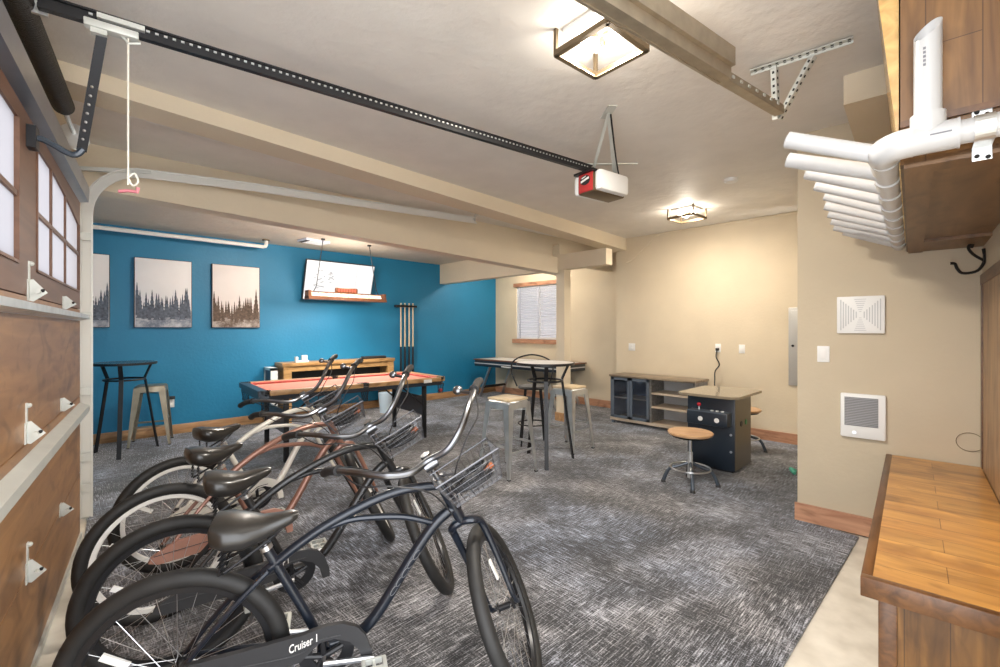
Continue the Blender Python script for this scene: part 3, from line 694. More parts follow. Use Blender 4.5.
pl_ = thing('pool_lamp', 'wood and lit glass bar lamp hanging by chains before the television', 'lamp', (3.12, 6.6, 1.88))
L = 0.62
ba = MB(); ba.prism([(-0.10, 0.0), (0.10, 0.0), (0.075, 0.05), (-0.075, 0.05)], (2 * L, 0, 0), lambda a, b: (-L, a, b)); ba.build('base_rail', 'lampwood', pl_)
tpb = MB(); tpb.bb(-L, L, -0.035, 0.035, 0.105, 0.12); tpb.bb(-L, -L + 0.04, -0.07, 0.07, 0.02, 0.13).bb(L - 0.04, L, -0.07, 0.07, 0.02, 0.13); tpb.build('top_rail', 'lampwood', pl_)
for i in range(10):
    x = -L + 0.055 + i * (2 * L - 0.11) / 10; wd = (2 * L - 0.11) / 10 - 0.022
    g = MB(); g.prism([(-0.062, 0.05), (0.062, 0.05), (0.035, 0.104), (-0.035, 0.104)], (wd, 0, 0), lambda a, b: (x, a, b)); g.build('glass_cell', 'litglass', pl_)
sg = MB(); sg.box((-0.02, 0, 0.155), (0.36, 0.05, 0.085), bev=0.02); sgo = sg.build('sign', 'lampwood', pl_)
sl_ = MB()
for i in range(7): sl_.bb(-0.165 + i * 0.043, -0.165 + i * 0.043 + 0.03, -0.028, -0.024, 0.135, 0.178)
sl_.build('sign_glass', 'redglass', sgo)
for sx, x1 in ((-1, -0.28), (1, 0.26)):
    ch = MB(); ch.tube([(sx * (L - 0.10), 0, 0.12), (sx * (L - 0.14), 0, 0.2), (x1 + sx * 0.10, 0, 0.9)], 0.006, 6); ch.build('chain', 'black', pl_)
    MB().cyl((x1 + sx * 0.10, 0, 0.885), (x1 + sx * 0.10, 0, 0.905), 0.03, n=10).build('ceiling_hook', 'black', pl_)
lamp('low_ceiling_fill', 'POINT', (3.12, 6.6, 2.20), 15, (1, 0.92, 0.82), 0.25)  # added fill above the pool lamp, lifts the low ceiling
lamp('pool_lamp_glow', 'AREA', (3.12, 6.6, 1.865), 30, (1, 0.93, 0.85), 1.1, (0, 0, 0), 0.12)

pp = MB(); pp.tube([(-0.28, 7.27, 2.675), (2.12, 7.27, 2.675), (2.15, 7.27, 2.685), (2.16, 7.27, 2.71), (2.16, 7.27, 2.79)], 0.026, 12)
o = tag(pp.build('drain_pipe', 'white'), 'white pipe running under the low ceiling above the canvases', 'pipe')
cl_ = MB(); cl_.cyl((2.155, 7.27, 2.768), (2.155, 7.27, 2.784), 0.05, n=16); cl_.build('ceiling_collar', 'bronze', o)
rg = thing('ceiling_register', 'small blue-white air register in the low ceiling above the television', 'air register', (2.70, 6.84, 2.772), R(8))
MB().bb(-0.19, 0.19, -0.13, 0.13, -0.02, 0.013).build('frame', 'register', rg)
lo = MB()
for i in range(6): lo.bb(-0.12, 0.17, -0.105 + i * 0.04, -0.09 + i * 0.04, -0.024, -0.018)
lo.build('louvre', 'white', rg); MB().bb(-0.185, -0.13, -0.12, 0.12, -0.023, -0.018).build('opening', 'hole', rg)

def outlet(name, label, pos, rz, kind='outlet', sz=(0.075, 0.118)):
    """face looks along -x when rz=0"""
    t = thing(name, label, kind, pos, rz)
    MB().box((0, 0, 0), (0.008, sz[0], sz[1]), bev=0.002).build('cover_plate', 'white', t)
    if kind == 'outlet':
        for z in (-0.022, 0.022):
            MB().box((-0.005, 0, z), (0.003, 0.034, 0.03), bev=0.001).build('socket', 'whitepaint', t)
    else:
        MB().box((-0.006, 0, 0), (0.006, 0.034, 0.066), bev=0.002).build('rocker', 'whitepaint', t)
    return t
t = outlet('wall_outlet', 'white outlet with black adapter on the blue wall by the bar stool', (1.045, 7.596, 0.432), R(90))
MB().box((-0.025, -0.005, 0.075), (0.05, 0.07, 0.04), bev=0.004).build('power_adapter', 'blackplastic', t)
outlet('wall_outlet', 'white double outlet on far wall above the glass-door console', (6.596, 3.757, 1.159), 0, 'outlet', (0.115, 0.118))
t = outlet('wall_outlet', 'white outlet with the arcade cord plugged in', (6.596, 2.42, 1.183), 0)
outlet('light_switch', 'white switch plate on the far wall right of the arcade outlet', (6.596, 2.11, 1.179), 0, 'switch')
pb = thing('electrical_panel', 'grey electrical panel door on the far wall beside the corner', 'electrical panel', (6.59, 1.36, 0.74))
MB().bb(-0.012, 0.01, -0.20, 0.20, 0, 0.98, bev=0.004).build('box_frame', 'greypanel', pb); MB().bb(-0.02, -0.010, -0.17, 0.17, 0.04, 0.94, bev=0.003).build('panel_door', 'greypanel', pb)
MB().cyl((-0.03, 0.15, 0.5), (-0.018, 0.15, 0.5), 0.015, n=12).build('latch', 'black', pb)
cd = MB(); cd.tube([(6.56, 2.42, 1.16), (6.50, 2.41, 1.06), (6.48, 2.36, 0.96), (6.49, 2.42, 0.86), (6.42, 2.40, 0.72), (6.0, 2.25, 0.40), (5.45, 2.1, 0.06), (5.32, 2.06, 0.03), (5.27, 1.9, 0.12)], 0.008, 8, smooth=6)
o = tag(cd.build('power_cord', 'blackplastic'), 'black cord dropping from the far wall outlet to the arcade table', 'cord')
MB().box((6.57, 2.42, 1.165), (0.05, 0.035, 0.035), bev=0.005).build('plug', 'blackplastic', o)
cw = MB(); cw.tube([(6.585, 1.35, 2.86), (6.585, 1.45, 2.905), (6.585, 2.4, 2.905), (6.585, 3.25, 2.91), (6.585, 3.5, 2.75), (6.585, 3.72, 2.58), (6.5, 3.80, 2.52)], 0.009, 8, smooth=5)
tag(cw.build('conduit', 'trimpaint'), 'thin painted conduit along the top of the far wall', 'conduit')

# ------------------------------------------------------------------ vent wall fittings
fg = thing('fan_grille', 'square white fan grille on the tan wall above the heater', 'fan grille', rp(4.065, 0.27, 1.55), RA)
MB().box((-0.012, 0, 0), (0.024, 0.265, 0.262), bev=0.006).build('cover', 'white', fg)
gr = MB()
for i in range(7):
    a = 0.022 + i * 0.0145
    for s in (-1, 1):
        gr.bb(-0.027, -0.0235, s * a - 0.003, s * a + 0.003, -a, a); gr.bb(-0.027, -0.0235, -a * 0.3, a * 0.3, s * a - 0.002, s * a + 0.002)
gr.build('slots', mat('slot_shade', (0.55, 0.55, 0.55), 0.6), fg)
ht = thing('wall_heater', 'white wall heater with dark grille low on the tan wall', 'heater', rp(4.065, 0.257, 0.838), RA)
MB().box((-0.015, 0, 0), (0.03, 0.25, 0.312), bev=0.01).build('housing', 'white', ht)
MB().box((-0.031, 0.008, 0.03), (0.006, 0.185, 0.20)).build('grille_recess', 'grey_grille', ht)
lv = MB()
for i in range(17): lv.box((-0.035, 0.008, -0.062 + i * 0.0115), (0.006, 0.183, 0.003), rot=(0, R(30), 0))
lv.build('grille_louvres', mat('louvre_grey', (0.34, 0.34, 0.35), 0.4, 0.3), ht)
MB().cyl((-0.03, 0.045, -0.118), (-0.04, 0.045, -0.118), 0.013, n=16).build('thermostat_knob', 'steel', ht)
outlet('light_switch', 'white switch plate on the tan wall below the fan grille', rp(4.061, 0.484, 1.265), RA, 'switch')
wr = MB(); cwv = rp(4.060, -0.266, 0.742)
wr.tube([cwv + RY * (0.062 * math.cos(a)) + Vector((0, 0, 0.058 * math.sin(a))) for a in [2 * PI * i / 24 for i in range(25)]], 0.0018, 6)
tag(wr.build('wire_loop', 'bronze'), 'thin wire loop on the tan wall above the bench', 'wire')

# ------------------------------------------------------------------ bench
bn = thing('storage_bench', 'stained wooden storage bench against the right wall', 'bench', rp(1.98, -0.09, -0.012), RA)
BL, F0, B0 = 2.06, 0.222, -0.222
MB().bb(0.03, BL, B0, F0 - 0.03, 0.557, 0.611).build('bench_top', 'bench_top', bn)
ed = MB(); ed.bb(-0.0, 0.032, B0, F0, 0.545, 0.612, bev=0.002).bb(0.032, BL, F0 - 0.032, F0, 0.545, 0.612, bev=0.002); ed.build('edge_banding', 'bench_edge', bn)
MB().bb(0.055, 0.085, B0, F0 - 0.05, 0, 0.55).build('end_panel', 'bench_side', bn)
MB().bb(0.05, 0.10, F0 - 0.095, F0 - 0.045, 0, 0.55, bev=0.003).build('corner_post', 'bench_edge', bn)
MB().bb(0.085, BL, F0 - 0.08, F0 - 0.055, 0, 0.55).build('front_panel', 'bench_side', bn)

# upper cabinet with boot dryer
uc = thing('wall_cabinet', 'dark wooden wall cabinet above the bench with slanted cornice', 'cabinet', rp(1.90, -0.15, 1.965), RA)
CZ = 0.86
MB().bb(0, 0.025, -0.172, 0.178, 0.0, CZ).build('end_panel', 'cab_wood', uc)
un = MB(); un.bb(0.025, 2.155, -0.17, 0.17, 0.012, 0.035); un.build('bottom_panel', 'cab_under', uc)
ub = MB(); ub.bb(0.0, 0.09, -0.172, 0.17, -0.012, 0.014).bb(0.09, 2.155, 0.10, 0.17, -0.012, 0.014).bb(1.72, 2.155, -0.172, 0.10, -0.006, 0.014); ub.build('bottom_rail', 'cab_under', uc)
MB().bb(0.025, 2.155, 0.155, 0.178, 0.0, CZ).build('front_panel', 'cab_wood', uc)
co = MB(); co.prism([(0.182, 0.06), (0.255, CZ - 0.07), (0.182, CZ - 0.07)], (2.12, 0, 0), lambda a, b: (0.03, a, b)); co.build('cornice', 'cornice', uc)
MB().bb(-0.012, 0.0, -0.172, 0.178, 0.115, 0.135).build('seam_batten', 'bench_edge', uc)

bd = thing('boot_dryer_rack', 'white plastic pipe drying rack mounted along the wall cabinet', 'drying rack', rp(1.855, -0.048, 2.022), RA)
# local: x along the cabinet, y towards the room
hd = MB(); HY = 0.115
hd.cyl((0.055, HY, -0.015), (2.16, HY, -0.015), 0.034, n=20); hd.build('header_pipe', 'pvc', bd)
for i in range(9):
    x = 0.14 + i * 0.235
    c = MB(); c.cyl((x - 0.055, HY, -0.015), (x + 0.055, HY, -0.015), 0.040, n=20); c.build('coupling', 'pvc', bd)
eh = MB(); eh.tube([(0.055, HY, -0.015), (0.012, HY - 0.005, -0.014), (-0.015, HY - 0.03, -0.012), (-0.018, HY - 0.06, -0.01), (-0.018, HY - 0.068, -0.01)], 0.043, 20, smooth=6); eh.build('elbow', 'pvc', bd)
eh = MB(); eh.cyl((-0.018, HY - 0.06, -0.01), (-0.018, -0.30, -0.01), 0.0335, n=20); eh.build('end_pipe', 'pvc', bd)
te = MB(); te.cyl((-0.018, HY - 0.064, -0.01), (-0.018, -0.047, -0.01), 0.042, n=20); te.cyl((-0.018, 0.014, 0.0), (-0.018, 0.014, 0.062), 0.040, n=20); ri = te
for yy in (HY - 0.066, -0.049): ri.lathe([(0.0415, -0.003), (0.0435, -0.003), (0.0435, 0.003), (0.0415, 0.003)], 20, (-0.018, yy, -0.01), 'y', True)
te.build('tee', 'pvc', bd)
def pipe_open(mb, p0, p1, r, th, cut=None, n=24):
    """hollow pipe; cut shifts the far rim along the axis by cut(angle)"""
    p0, p1 = Vector(p0), Vector(p1); d = (p1 - p0).normalized(); a = Vector((0, 0, 1)) if abs(d.z) < .9 else Vector((0, 1, 0))
    u = d.cross(a).normalized(); v = d.cross(u)
    def ring(p, rr, c):
        out = []
        for k in range(n):
            an = 2 * PI * k / n; o = u * math.cos(an) + v * math.sin(an)
            out.append(mb.bm.verts.new(p + o * rr + (d * cut(o) if (c and cut) else Vector())))
        return out
    r0, r1, r2, r3 = ring(p0, r, 0), ring(p1, r, 1), ring(p1, r - th, 1), ring(p0, r - th, 0)
    for A, B in ((r0, r1), (r1, r2), (r2, r3)):
        for k in range(n): mb.bm.faces.new((A[k], A[(k + 1) % n], B[(k + 1) % n], B[k]))
    return mb
v1 = pipe_open(MB(), (-0.018, 0.014, 0.05), (-0.018, 0.014, 0.315), 0.0315, 0.003, cut=lambda o: -o.dot(Vector((-0.85, 0.55, 0))) * 0.036)
vo = v1.build('riser_pipe', 'pvc', bd)
pk = MB()
for i in range(5): pk.box((-0.0497, 0.022, 0.20 + i * 0.012), (0.0012, 0.006, 0.007))
pk.build('printed_mark', 'ink', vo)
tm = MB(); tm.box((-0.0605, -0.012, -0.012), (0.0015, 0.045, 0.004)); tm.build('printed_mark', 'ink', bd)
stp = MB()
arcp = [(-0.018 - 0.037 * math.sin(a), -0.01 + 0.037 * math.cos(a)) for a in [R(q) for q in range(0, 181, 15)]]
prof = [(0.041, 0.027)] + arcp + [(0.041, -0.047)]
for i in range(len(prof) - 1):
    (x0, z0), (x1, z1) = prof[i], prof[i + 1]
    stp.quad((x0, -0.080, z0), (x0, -0.120, z0), (x1, -0.120, z1), (x1, -0.080, z1))
stp.bb(0.040, 0.044, -0.12, -0.08, 0.025, 0.075).bb(0.040, 0.044, -0.12, -0.08, -0.085, -0.045)
so = stp.build('pipe_strap', 'galv', bd)
sc = MB()
for y, z in ((-0.09, 0.055), (-0.11, 0.045), (-0.09, -0.072), (-0.112, -0.078)): sc.sphere((0.039, y, z), 0.006, n=8)
sc.build('strap_screws', 'hole', so)
for i in range(10):
    x = 0.03 + i * 0.225
    p = pipe_open(MB(), (x, HY, -0.02), (x, HY + (0.262, 0.30, 0.27, 0.265, 0.255, 0.28, 0.29, 0.30, 0.31, 0.28)[i], 0.105), 0.028, 0.003, n=18)
    p.build('drying_pipe', 'pvc', bd)
spc = MB()
for x0, x1 in ((0.10, 0.42), (0.46, 0.62), (0.68, 0.9), (1.0, 1.3), (1.4, 1.8)): spc.bb(x0, x1, HY - 0.055, HY - 0.035, -0.052, -0.03)
spc.build('spacer_strip', 'studwood', bd)

# panelled back of the locker niche, with hook
pn = thing('wall_panel', 'framed knotty wood panel on the right wall over the bench', 'wall panel', rp(1.98, -0.3215, 0.60), RA)
MB().bb(0.0, 2.02, 0, 0.006, 0, 1.12).build('panel_board', 'panel_wood', pn)
pf = MB(); pf.bb(2.0, 2.06, 0, 0.012, 0, 1.18).bb(0, 2.06, 0, 0.014, 1.12, 1.18); pf.build('panel_frame', 'bench_edge', pn)
hk = thing('coat_hook', 'black wrought iron double coat hook high on the right wall', 'coat hook', rp(3.93, -0.318, 1.81), RA)
MB().lathe([(0.001, 0), (0.03, 0), (0.03, 0.006), (0.001, 0.006)], 16, (0, 0, 0.06), 'y').build('back_plate', 'iron', hk)
MB().tube([(0, 0.005, 0.12), (0, 0.0, 0.05), (0, 0.03, -0.01), (0, 0.09, -0.02), (0, 0.115, 0.01), (0, 0.125, 0.04), (0, 0.145, 0.045)], 0.008, 8, smooth=5).build('lower_hook', 'iron', hk)
MB().tube([(0, 0.005, 0.05), (-0.02, 0.05, 0.09), (-0.04, 0.07, 0.13), (-0.03, 0.05, 0.16), (-0.01, 0.055, 0.13)], 0.008, 8, smooth=5).build('upper_hook', 'iron', hk)

# ------------------------------------------------------------------ pool table
ptb = thing('pool_table', 'folding pool table with red cloth, wood rails and black legs', 'pool table', (2.62, 5.52, 0), R(-4))
HL, HW, ZT = 1.15, 0.56, 0.80
cut = 0.07
top = MB(); 
def octo(l, wd, c): return [(-l + c, -wd), (l - c, -wd), (l, -wd + c), (l, wd - c), (l - c, wd), (-l + c, wd), (-l, wd - c), (-l, -wd + c)]
MB().prism(octo(HL - 0.02, HW - 0.02, cut), (0, 0, 0.06), lambda a, b: (a, b, ZT - 0.10)).build('apron', 'darkblue', ptb)
MB().bb(-HL + 0.10, HL - 0.10, -HW + 0.10, HW - 0.10, ZT - 0.045, ZT - 0.030).build('playing_cloth', 'bedcloth', ptb)
for s in (-1, 1):
    for q in (-1, 1):
        x0, x1 = (0.035, HL - 0.10) if q > 0 else (-HL + 0.10, -0.035)
        MB().bb(x0, x1, s * HW - 0.045 * (1 + s), s * HW + 0.045 * (1 - s), ZT - 0.05, ZT, bev=0.006).build('side_rail', 'rail_wood', ptb)
        MB().prism([(HW - 0.09, ZT - 0.03), (HW - 0.09, ZT - 0.004), (HW - 0.125, ZT - 0.012), (HW - 0.115, ZT - 0.03)], (x1 - x0 - 0.05, 0, 0), lambda a, b: (x0 + 0.025, s * a, b)).build('side_cushion', 'felt', ptb)
    er = MB(); er.prism([(HL - 0.09, -HW + 0.1), (HL - 0.05, -HW + 0.02), (HL, -HW + cut), (HL, HW - cut), (HL - 0.05, HW - 0.02), (HL - 0.09, HW - 0.1)], (0, 0, 0.056), lambda a, b: (s * a, b, ZT - 0.054)); er.build('end_rail', 'darkblue' if s < 0 else 'rail_wood', ptb)
    MB().prism([(HL - 0.09, ZT - 0.03), (HL - 0.09, ZT - 0.004), (HL - 0.125, ZT - 0.012), (HL - 0.115, ZT - 0.03)], (0, 2 * HW - 0.26, 0), lambda a, b: (s * a, -HW + 0.13, b)).build('end_cushion', 'felt', ptb)
for (px, py) in ((-HL + 0.07, -HW + 0.07), (0, -HW + 0.05), (HL - 0.07, -HW + 0.07), (-HL + 0.07, HW - 0.07), (0, HW - 0.05), (HL - 0.07, HW - 0.07)):
    k = MB(); k.lathe([(0.052, 0.006), (0.046, 0.006), (0.046, -0.03), (0.052, -0.03)], 18, (px, py, ZT - 0.002), 'z', True); po = k.build('pocket', 'blackplastic', ptb)
    nt_ = MB()
    for i in range(10):
        a0, a1 = 2 * PI * i / 10, 2 * PI * (i + 1.6) / 10
        for a, b in ((a0, a1), (a0, 2 * a0 - a1)):
            nt_.tube([(px + 0.05 * math.cos(a), py + 0.05 * math.sin(a), ZT - 0.08), (px + 0.035 * math.cos(b), py + 0.035 * math.sin(b), ZT - 0.21)], 0.002, 4)
    for z, r in ((ZT - 0.09, 0.05), (ZT - 0.21, 0.035)):
        nt_.tube([(px + r * math.cos(2 * PI * i / 12), py + r * math.sin(2 * PI * i / 12), z) for i in range(12)], 0.003, 5, closed=True)
    nt_.build('net', 'blackplastic', po)
for s in (-1, 1):
    for q in (-1, 1):
        MB().box((s * 0.86, q * 0.43, 0.35), (0.05, 0.05, 0.70), bev=0.004).build('leg', 'black', ptb)
        br_ = MB(); br_.bar((s * 0.84, q * 0.40, 0.45), (s * 0.55, q * 0.38, 0.70), 0.02, 0.008, up=(0, 1, 0)); br_.build('brace', 'black', ptb)
    MB().bb(s * 0.86 - 0.01, s * 0.86 + 0.01, -0.42, 0.42, 0.30, 0.55).build('leg_panel', 'darkblue', ptb)
MB().box((0.84, -HW - 0.002, ZT - 0.035), (0.12, 0.006, 0.045), bev=0.002).build('maker_plate', 'white', ptb)
MB().box((-0.04, -HW + 0.09, ZT + 0.0), (0.07, 0.05, 0.012)).build('score_marker', 'blackplastic', ptb)
M4 = Matrix.Rotation(R(-4), 3, 'Z')
c = M4 @ Vector((HL - 0.07, -HW + 0.07, 0)) + Vector((2.62, 5.52, 0))
o = MB().sphere((0, 0, 0), 0.027, n=16).build('pool_ball', 'redball'); o.location = (c.x, c.y, ZT - 0.18); tag(o, 'red pool ball in the corner pocket net', 'ball')

# cue rack
cr = thing('cue_rack', 'black wall rack holding pool cues on the blue wall', 'cue rack', (4.76, 7.55, 0.35))
MB().bb(-0.24, 0.22, -0.045, 0.046, 1.52, 1.56).build('upper_bar', 'black', cr); MB().bb(-0.24, 0.22, -0.06, 0.046, 0.0, 0.04).build('lower_bar', 'black', cr)
for i, x in enumerate((-0.135, -0.045, 0.05, 0.135)):
    t = thing('pool_cue', ['pool cue at the pictures side of the wall rack', 'second pool cue from the pictures side of the rack', 'third pool cue from the pictures side of the rack', 'pool cue at the window side of the wall rack'][i], 'pool cue', (4.76 + x, 7.525, 0.39), 0, 'pool cues in the wall rack')
    MB().cyl((0, 0, 0.72), (0, 0, 1.56), 0.016, 0.013, 12).build('shaft', 'cuewood', t)
    MB().cyl((0, 0, 0), (0, 0, 0.72), 0.021, 0.0165, 12).build('butt', 'black', t)

# console under the television
tc_ = thing('media_console', 'wood-framed console with dark open bay standing against the blue wall', 'console', (3.34, 7.40, 0))
MB().bb(-0.97, 0.97, -0.19, 0.17, 0.87, 0.925, bev=0.004).build('top', 'console_wood', tc_)
for x in (-0.95, 0.83): MB().bb(x, x + 0.12, -0.18, 0.17, 0, 0.87).build('side_post', 'console_wood', tc_)
MB().bb(-0.83, 0.83, -0.17, -0.14, 0.79, 0.87).build('top_rail', 'console_wood', tc_)
MB().bb(-0.83, 0.83, 0.10, 0.13, 0.5, 0.87).build('back_panel', 'blackplastic', tc_); MB().bb(-0.83, 0.83, -0.16, 0.15, 0.46, 0.50).build('shelf', 'blackplastic', tc_)
sf = thing('narrow_shelf', 'white-edged narrow shelf unit beside the wooden console', 'shelf', (2.27, 7.42, 0))
MB().bb(-0.05, 0.05, -0.16, -0.13, 0, 0.86).bb(-0.05, 0.05, 0.13, 0.16, 0, 0.86).bb(-0.05, 0.05, -0.16, 0.16, 0.82, 0.86).bb(-0.05, 0.05, -0.16, 0.16, 0.0, 0.03).build('frame', 'white', sf)
MB().bb(-0.04, 0.045, -0.13, 0.13, 0.03, 0.82).build('insert', 'bluegrey', sf)
dk = thing('small_stand', 'small white stand on top of the wooden console', 'stand', (2.68, 7.28, 0.925))
MB().bb(-0.10, 0.10, -0.04, 0.04, 0, 0.03, bev=0.004).build('base', 'white', dk); MB().bb(-0.10, -0.06, -0.03, 0.03, 0.03, 0.09, bev=0.004).build('cup', 'white', dk); MB().bb(0.0, 0.08, -0.03, 0.03, 0.03, 0.11, bev=0.004).build('cradle', 'white', dk)
sb = MB(); sb.bb(-0.22, 0.22, -0.06, 0.06, 0, 0.045, bev=0.008); o = sb.build('cable_box', 'blackplastic'); o.location = (3.95, 7.33, 0.925); tag(o, 'flat black box lying on the wooden console', 'media box')
ca = MB(); ca.lathe([(0.001, 0), (0.10, 0), (0.125, 0.34), (0.118, 0.34), (0.095, 0.012), (0.001, 0.012)], 24); o = ca.build('waste_bin', 'greycan'); o.location = (4.02, 7.03, 0); tag(o, 'pale blue-grey waste bin on the carpet under the pool table', 'bin')

# ------------------------------------------------------------------ pub tables, stools
def pub_table(label, x, y, rz, r, ztop, topm, legs):
    t = thing('pub_table', label, 'pub table', (x, y, 0), rz, 'round pub tables')
    MB().lathe([(0.001, ztop - 0.022), (r - 0.01, ztop - 0.022), (r, ztop - 0.018), (r, ztop - 0.003), (r - 0.004, ztop), (0.001, ztop)], 40).build('tabletop', topm, t)
    MB().lathe([(r - 0.001, ztop - 0.026), (r + 0.006, ztop - 0.026), (r + 0.006, ztop + 0.001), (r - 0.001, ztop + 0.001)], 40, closed=True).build('rim', 'black', t)
    MB().tube([(0.19 * math.cos(2 * PI * i / 32), 0.19 * math.sin(2 * PI * i / 32), ztop - 0.20) for i in range(32)], 0.011, 8, closed=True).build('brace_ring', 'black', t)
    for a in legs:
        d = Vector((math.cos(a), math.sin(a), 0)); tn = Vector((-d.y, d.x, 0))
        l = MB(); pts = [d * (r - 0.03) + Vector((0, 0, ztop - 0.022)), d * 0.20 + Vector((0, 0, ztop - 0.19)), d * 0.335 + Vector((0, 0, 0.0))]
        for p, q in zip(pts[:-1], pts[1:]):
            l.bar(p, q, 0.042, 0.012, up=tuple(d))
        l.build('leg', 'black', t)
    return t
pub_table('round pub table with pale top between two bar stools', 3.80, 3.22, 0, 0.315, 1.085, 'pale_top', [R(-137), R(-28), R(75)])
pub_table('slate-topped pub table by the blue wall beside the door track', 0.50, 6.85, 0, 0.30, 1.06, 'slate', [R(-103), R(17), R(137)])

def bar_stool(label, x, y, rz, body, seat=None, h=0.74):
    t = thing('bar_stool', label, 'bar stool', (x, y, 0), rz, 'square metal bar stools')
    a, b = 0.150, 0.215
    sk = MB(); z1 = h - 0.02; z0 = h - 0.095
    vs = []
    def rr(s, z, c):
        out = []
        for i in range(4):
            cx, cy = [(1, 1), (-1, 1), (-1, -1), (1, -1)][i]
            for k in range(5):
                an = PI / 2 * i + PI / 2 * k / 4
                out.append(sk.bm.verts.new((cx * (s - c) + c * math.cos(an), cy * (s - c) + c * math.sin(an), z)))
        return out
    rings = [rr(a + 0.012, z0, 0.04), rr(a + 0.004, z1 - 0.01, 0.04), rr(a - 0.006, z1, 0.035)]
    n = len(rings[0])
    for A, B in zip(rings[:-1], rings[1:]):
        for k in range(n): sk.bm.faces.new((A[k], A[(k + 1) % n], B[(k + 1) % n], B[k]))
    sk.bm.faces.new(rings[-1])
    sk.build('seat_pan', body, t)
    if seat:
        MB().box((0, 0, h - 0.008), (2 * a - 0.005, 2 * a - 0.005, 0.026), bev=0.008).build('seat', seat, t)
    for i in (-1, 1):
        for j in (-1, 1):
            l = MB()
            T0 = Vector((i * (a + 0.008), j * (a + 0.008), z0 + 0.055)); B0_ = Vector((i * b, j * b, 0.008))
            for ax in (Vector((-i, 0, 0)), Vector((0, -j, 0))):
                w0, w1 = 0.075, 0.026
                other = Vector((0, -j * 0.004, 0)) if ax.x else Vector((-i * 0.004, 0, 0))
                q = [T0, T0 + ax * w0, B0_ + ax * w1, B0_]
                A = [l.bm.verts.new(p) for p in q]; B = [l.bm.verts.new(p + other) for p in q]
                l.bm.faces.new(A); l.bm.faces.new(B[::-1])
                for k in range(4): l.bm.faces.new((A[k], A[(k + 1) % 4], B[(k + 1) % 4], B[k]))
            lo = l.build('leg', body, t)
            MB().box(B0_ + Vector((-i * 0.012, -j * 0.012, -0.003)), (0.03, 0.03, 0.01)).build('rubber_foot', 'blackplastic', lo)
    for i, (z, ax) in enumerate(((0.24, 'x'), (0.24, 'x'), (0.30, 'y'), (0.30, 'y'))):
        f = 1 - z / h; e = a + (b - a) * f - 0.012; s = 1 if i % 2 else -1
        r_ = MB()
        if ax == 'x': r_.bar((-e, s * e, z), (e, s * e, z), 0.004, 0.022)
        else: r_.bar((s * e, -e, z), (s * e, e, z), 0.004, 0.022)
        r_.build('footrest', body, t)
    cb_ = MB(); cb_.bar((-a, -a, z0 - 0.02), (a, a, z0 - 0.02), 0.02, 0.004); cb_.bar((-a, a, z0 - 0.025), (a, -a, z0 - 0.025), 0.02, 0.004); cb_.build('cross_brace', body, t)
    return t
bar_stool('metal bar stool with pale wood seat in front of the pale pub table', 3.24, 3.24, R(2), 'gun', 'stool_wood', 0.755)
bar_stool('metal bar stool with wood seat on the window side of the pale pub table', 4.42, 3.36, R(0), 'gun', 'stool_wood', 0.755)
bar_stool('all-metal bar stool between the slate pub table and the blue wall', 0.785, 7.2, R(-12), 'warmgun', None, 0.76)
# hoop-back stool behind the pale table
hs = thing('bar_chair', 'black hoop-back bar chair behind the pale pub table', 'bar chair', (4.26, 3.81, 0), R(46))
MB().lathe([(0.001, 0.70), (0.18, 0.70), (0.19, 0.715), (0.18, 0.735), (0.001, 0.735)], 28).build('seat', 'blackplastic', hs)
MB().tube([(0.05, -0.20, 0.72), (0.14, -0.27, 0.92), (0.17, -0.22, 1.05), (0.18, 0, 1.115), (0.17, 0.22, 1.05), (0.14, 0.27, 0.92), (0.05, 0.20, 0.72)], 0.010, 8, smooth=6).build('hoop_back', 'black', hs)
for a in (45, 135, 225, 315):
    d = Vector((math.cos(R(a)), math.sin(R(a)), 0)); MB().cyl(d * 0.13 + Vector((0, 0, 0.71)), d * 0.22, 0.011, n=8).build('leg', 'black', hs)
MB().tube([(0.187 * math.cos(2 * PI * i / 24), 0.187 * math.sin(2 * PI * i / 24), 0.26) for i in range(24)], 0.008, 8, closed=True).build('footring', 'black', hs)

# dark game table by the window
gt = thing('game_table', 'dark long game table with white side stripe below the window', 'game table', (6.74, 6.20, 0))
MB().bb(-0.40, 0.40, -1.15, 1.15, 0.66, 0.79, bev=0.006).build('cabinet', 'arcade', gt)
MB().bb(-0.405, 0.405, -1.155, 1.155, 0.715, 0.735).build('side_stripe', 'lightback', gt)
MB().bb(-0.42, 0.42, -1.17, 1.17, 0.79, 0.81).build('top_rail', 'lampwood', gt)
MB().bb(-0.33, 0.33, -1.06, 1.06, 0.806, 0.813).build('playfield', 'pale_top', gt)
for sy in (-1, 1):
    for sx in (-1, 1):
        l = MB(); l.bar((sx * 0.32, sy * 0.75, 0.66), (sx * 0.34, sy * 1.05, 0.0), 0.06, 0.03); l.build('leg', 'steel', gt)
    MB().bar((-0.33, sy * 0.95, 0.22), (0.33, sy * 0.95, 0.22), 0.03, 0.05).build('crossbar', 'black', gt)
wl_ = MB()
for i in range(9): wl_.bb(-0.409, -0.406, 0.02 + i * 0.034, 0.045 + i * 0.034, 0.672, 0.70)
wl_.build('white_lettering_band', 'white', gt)

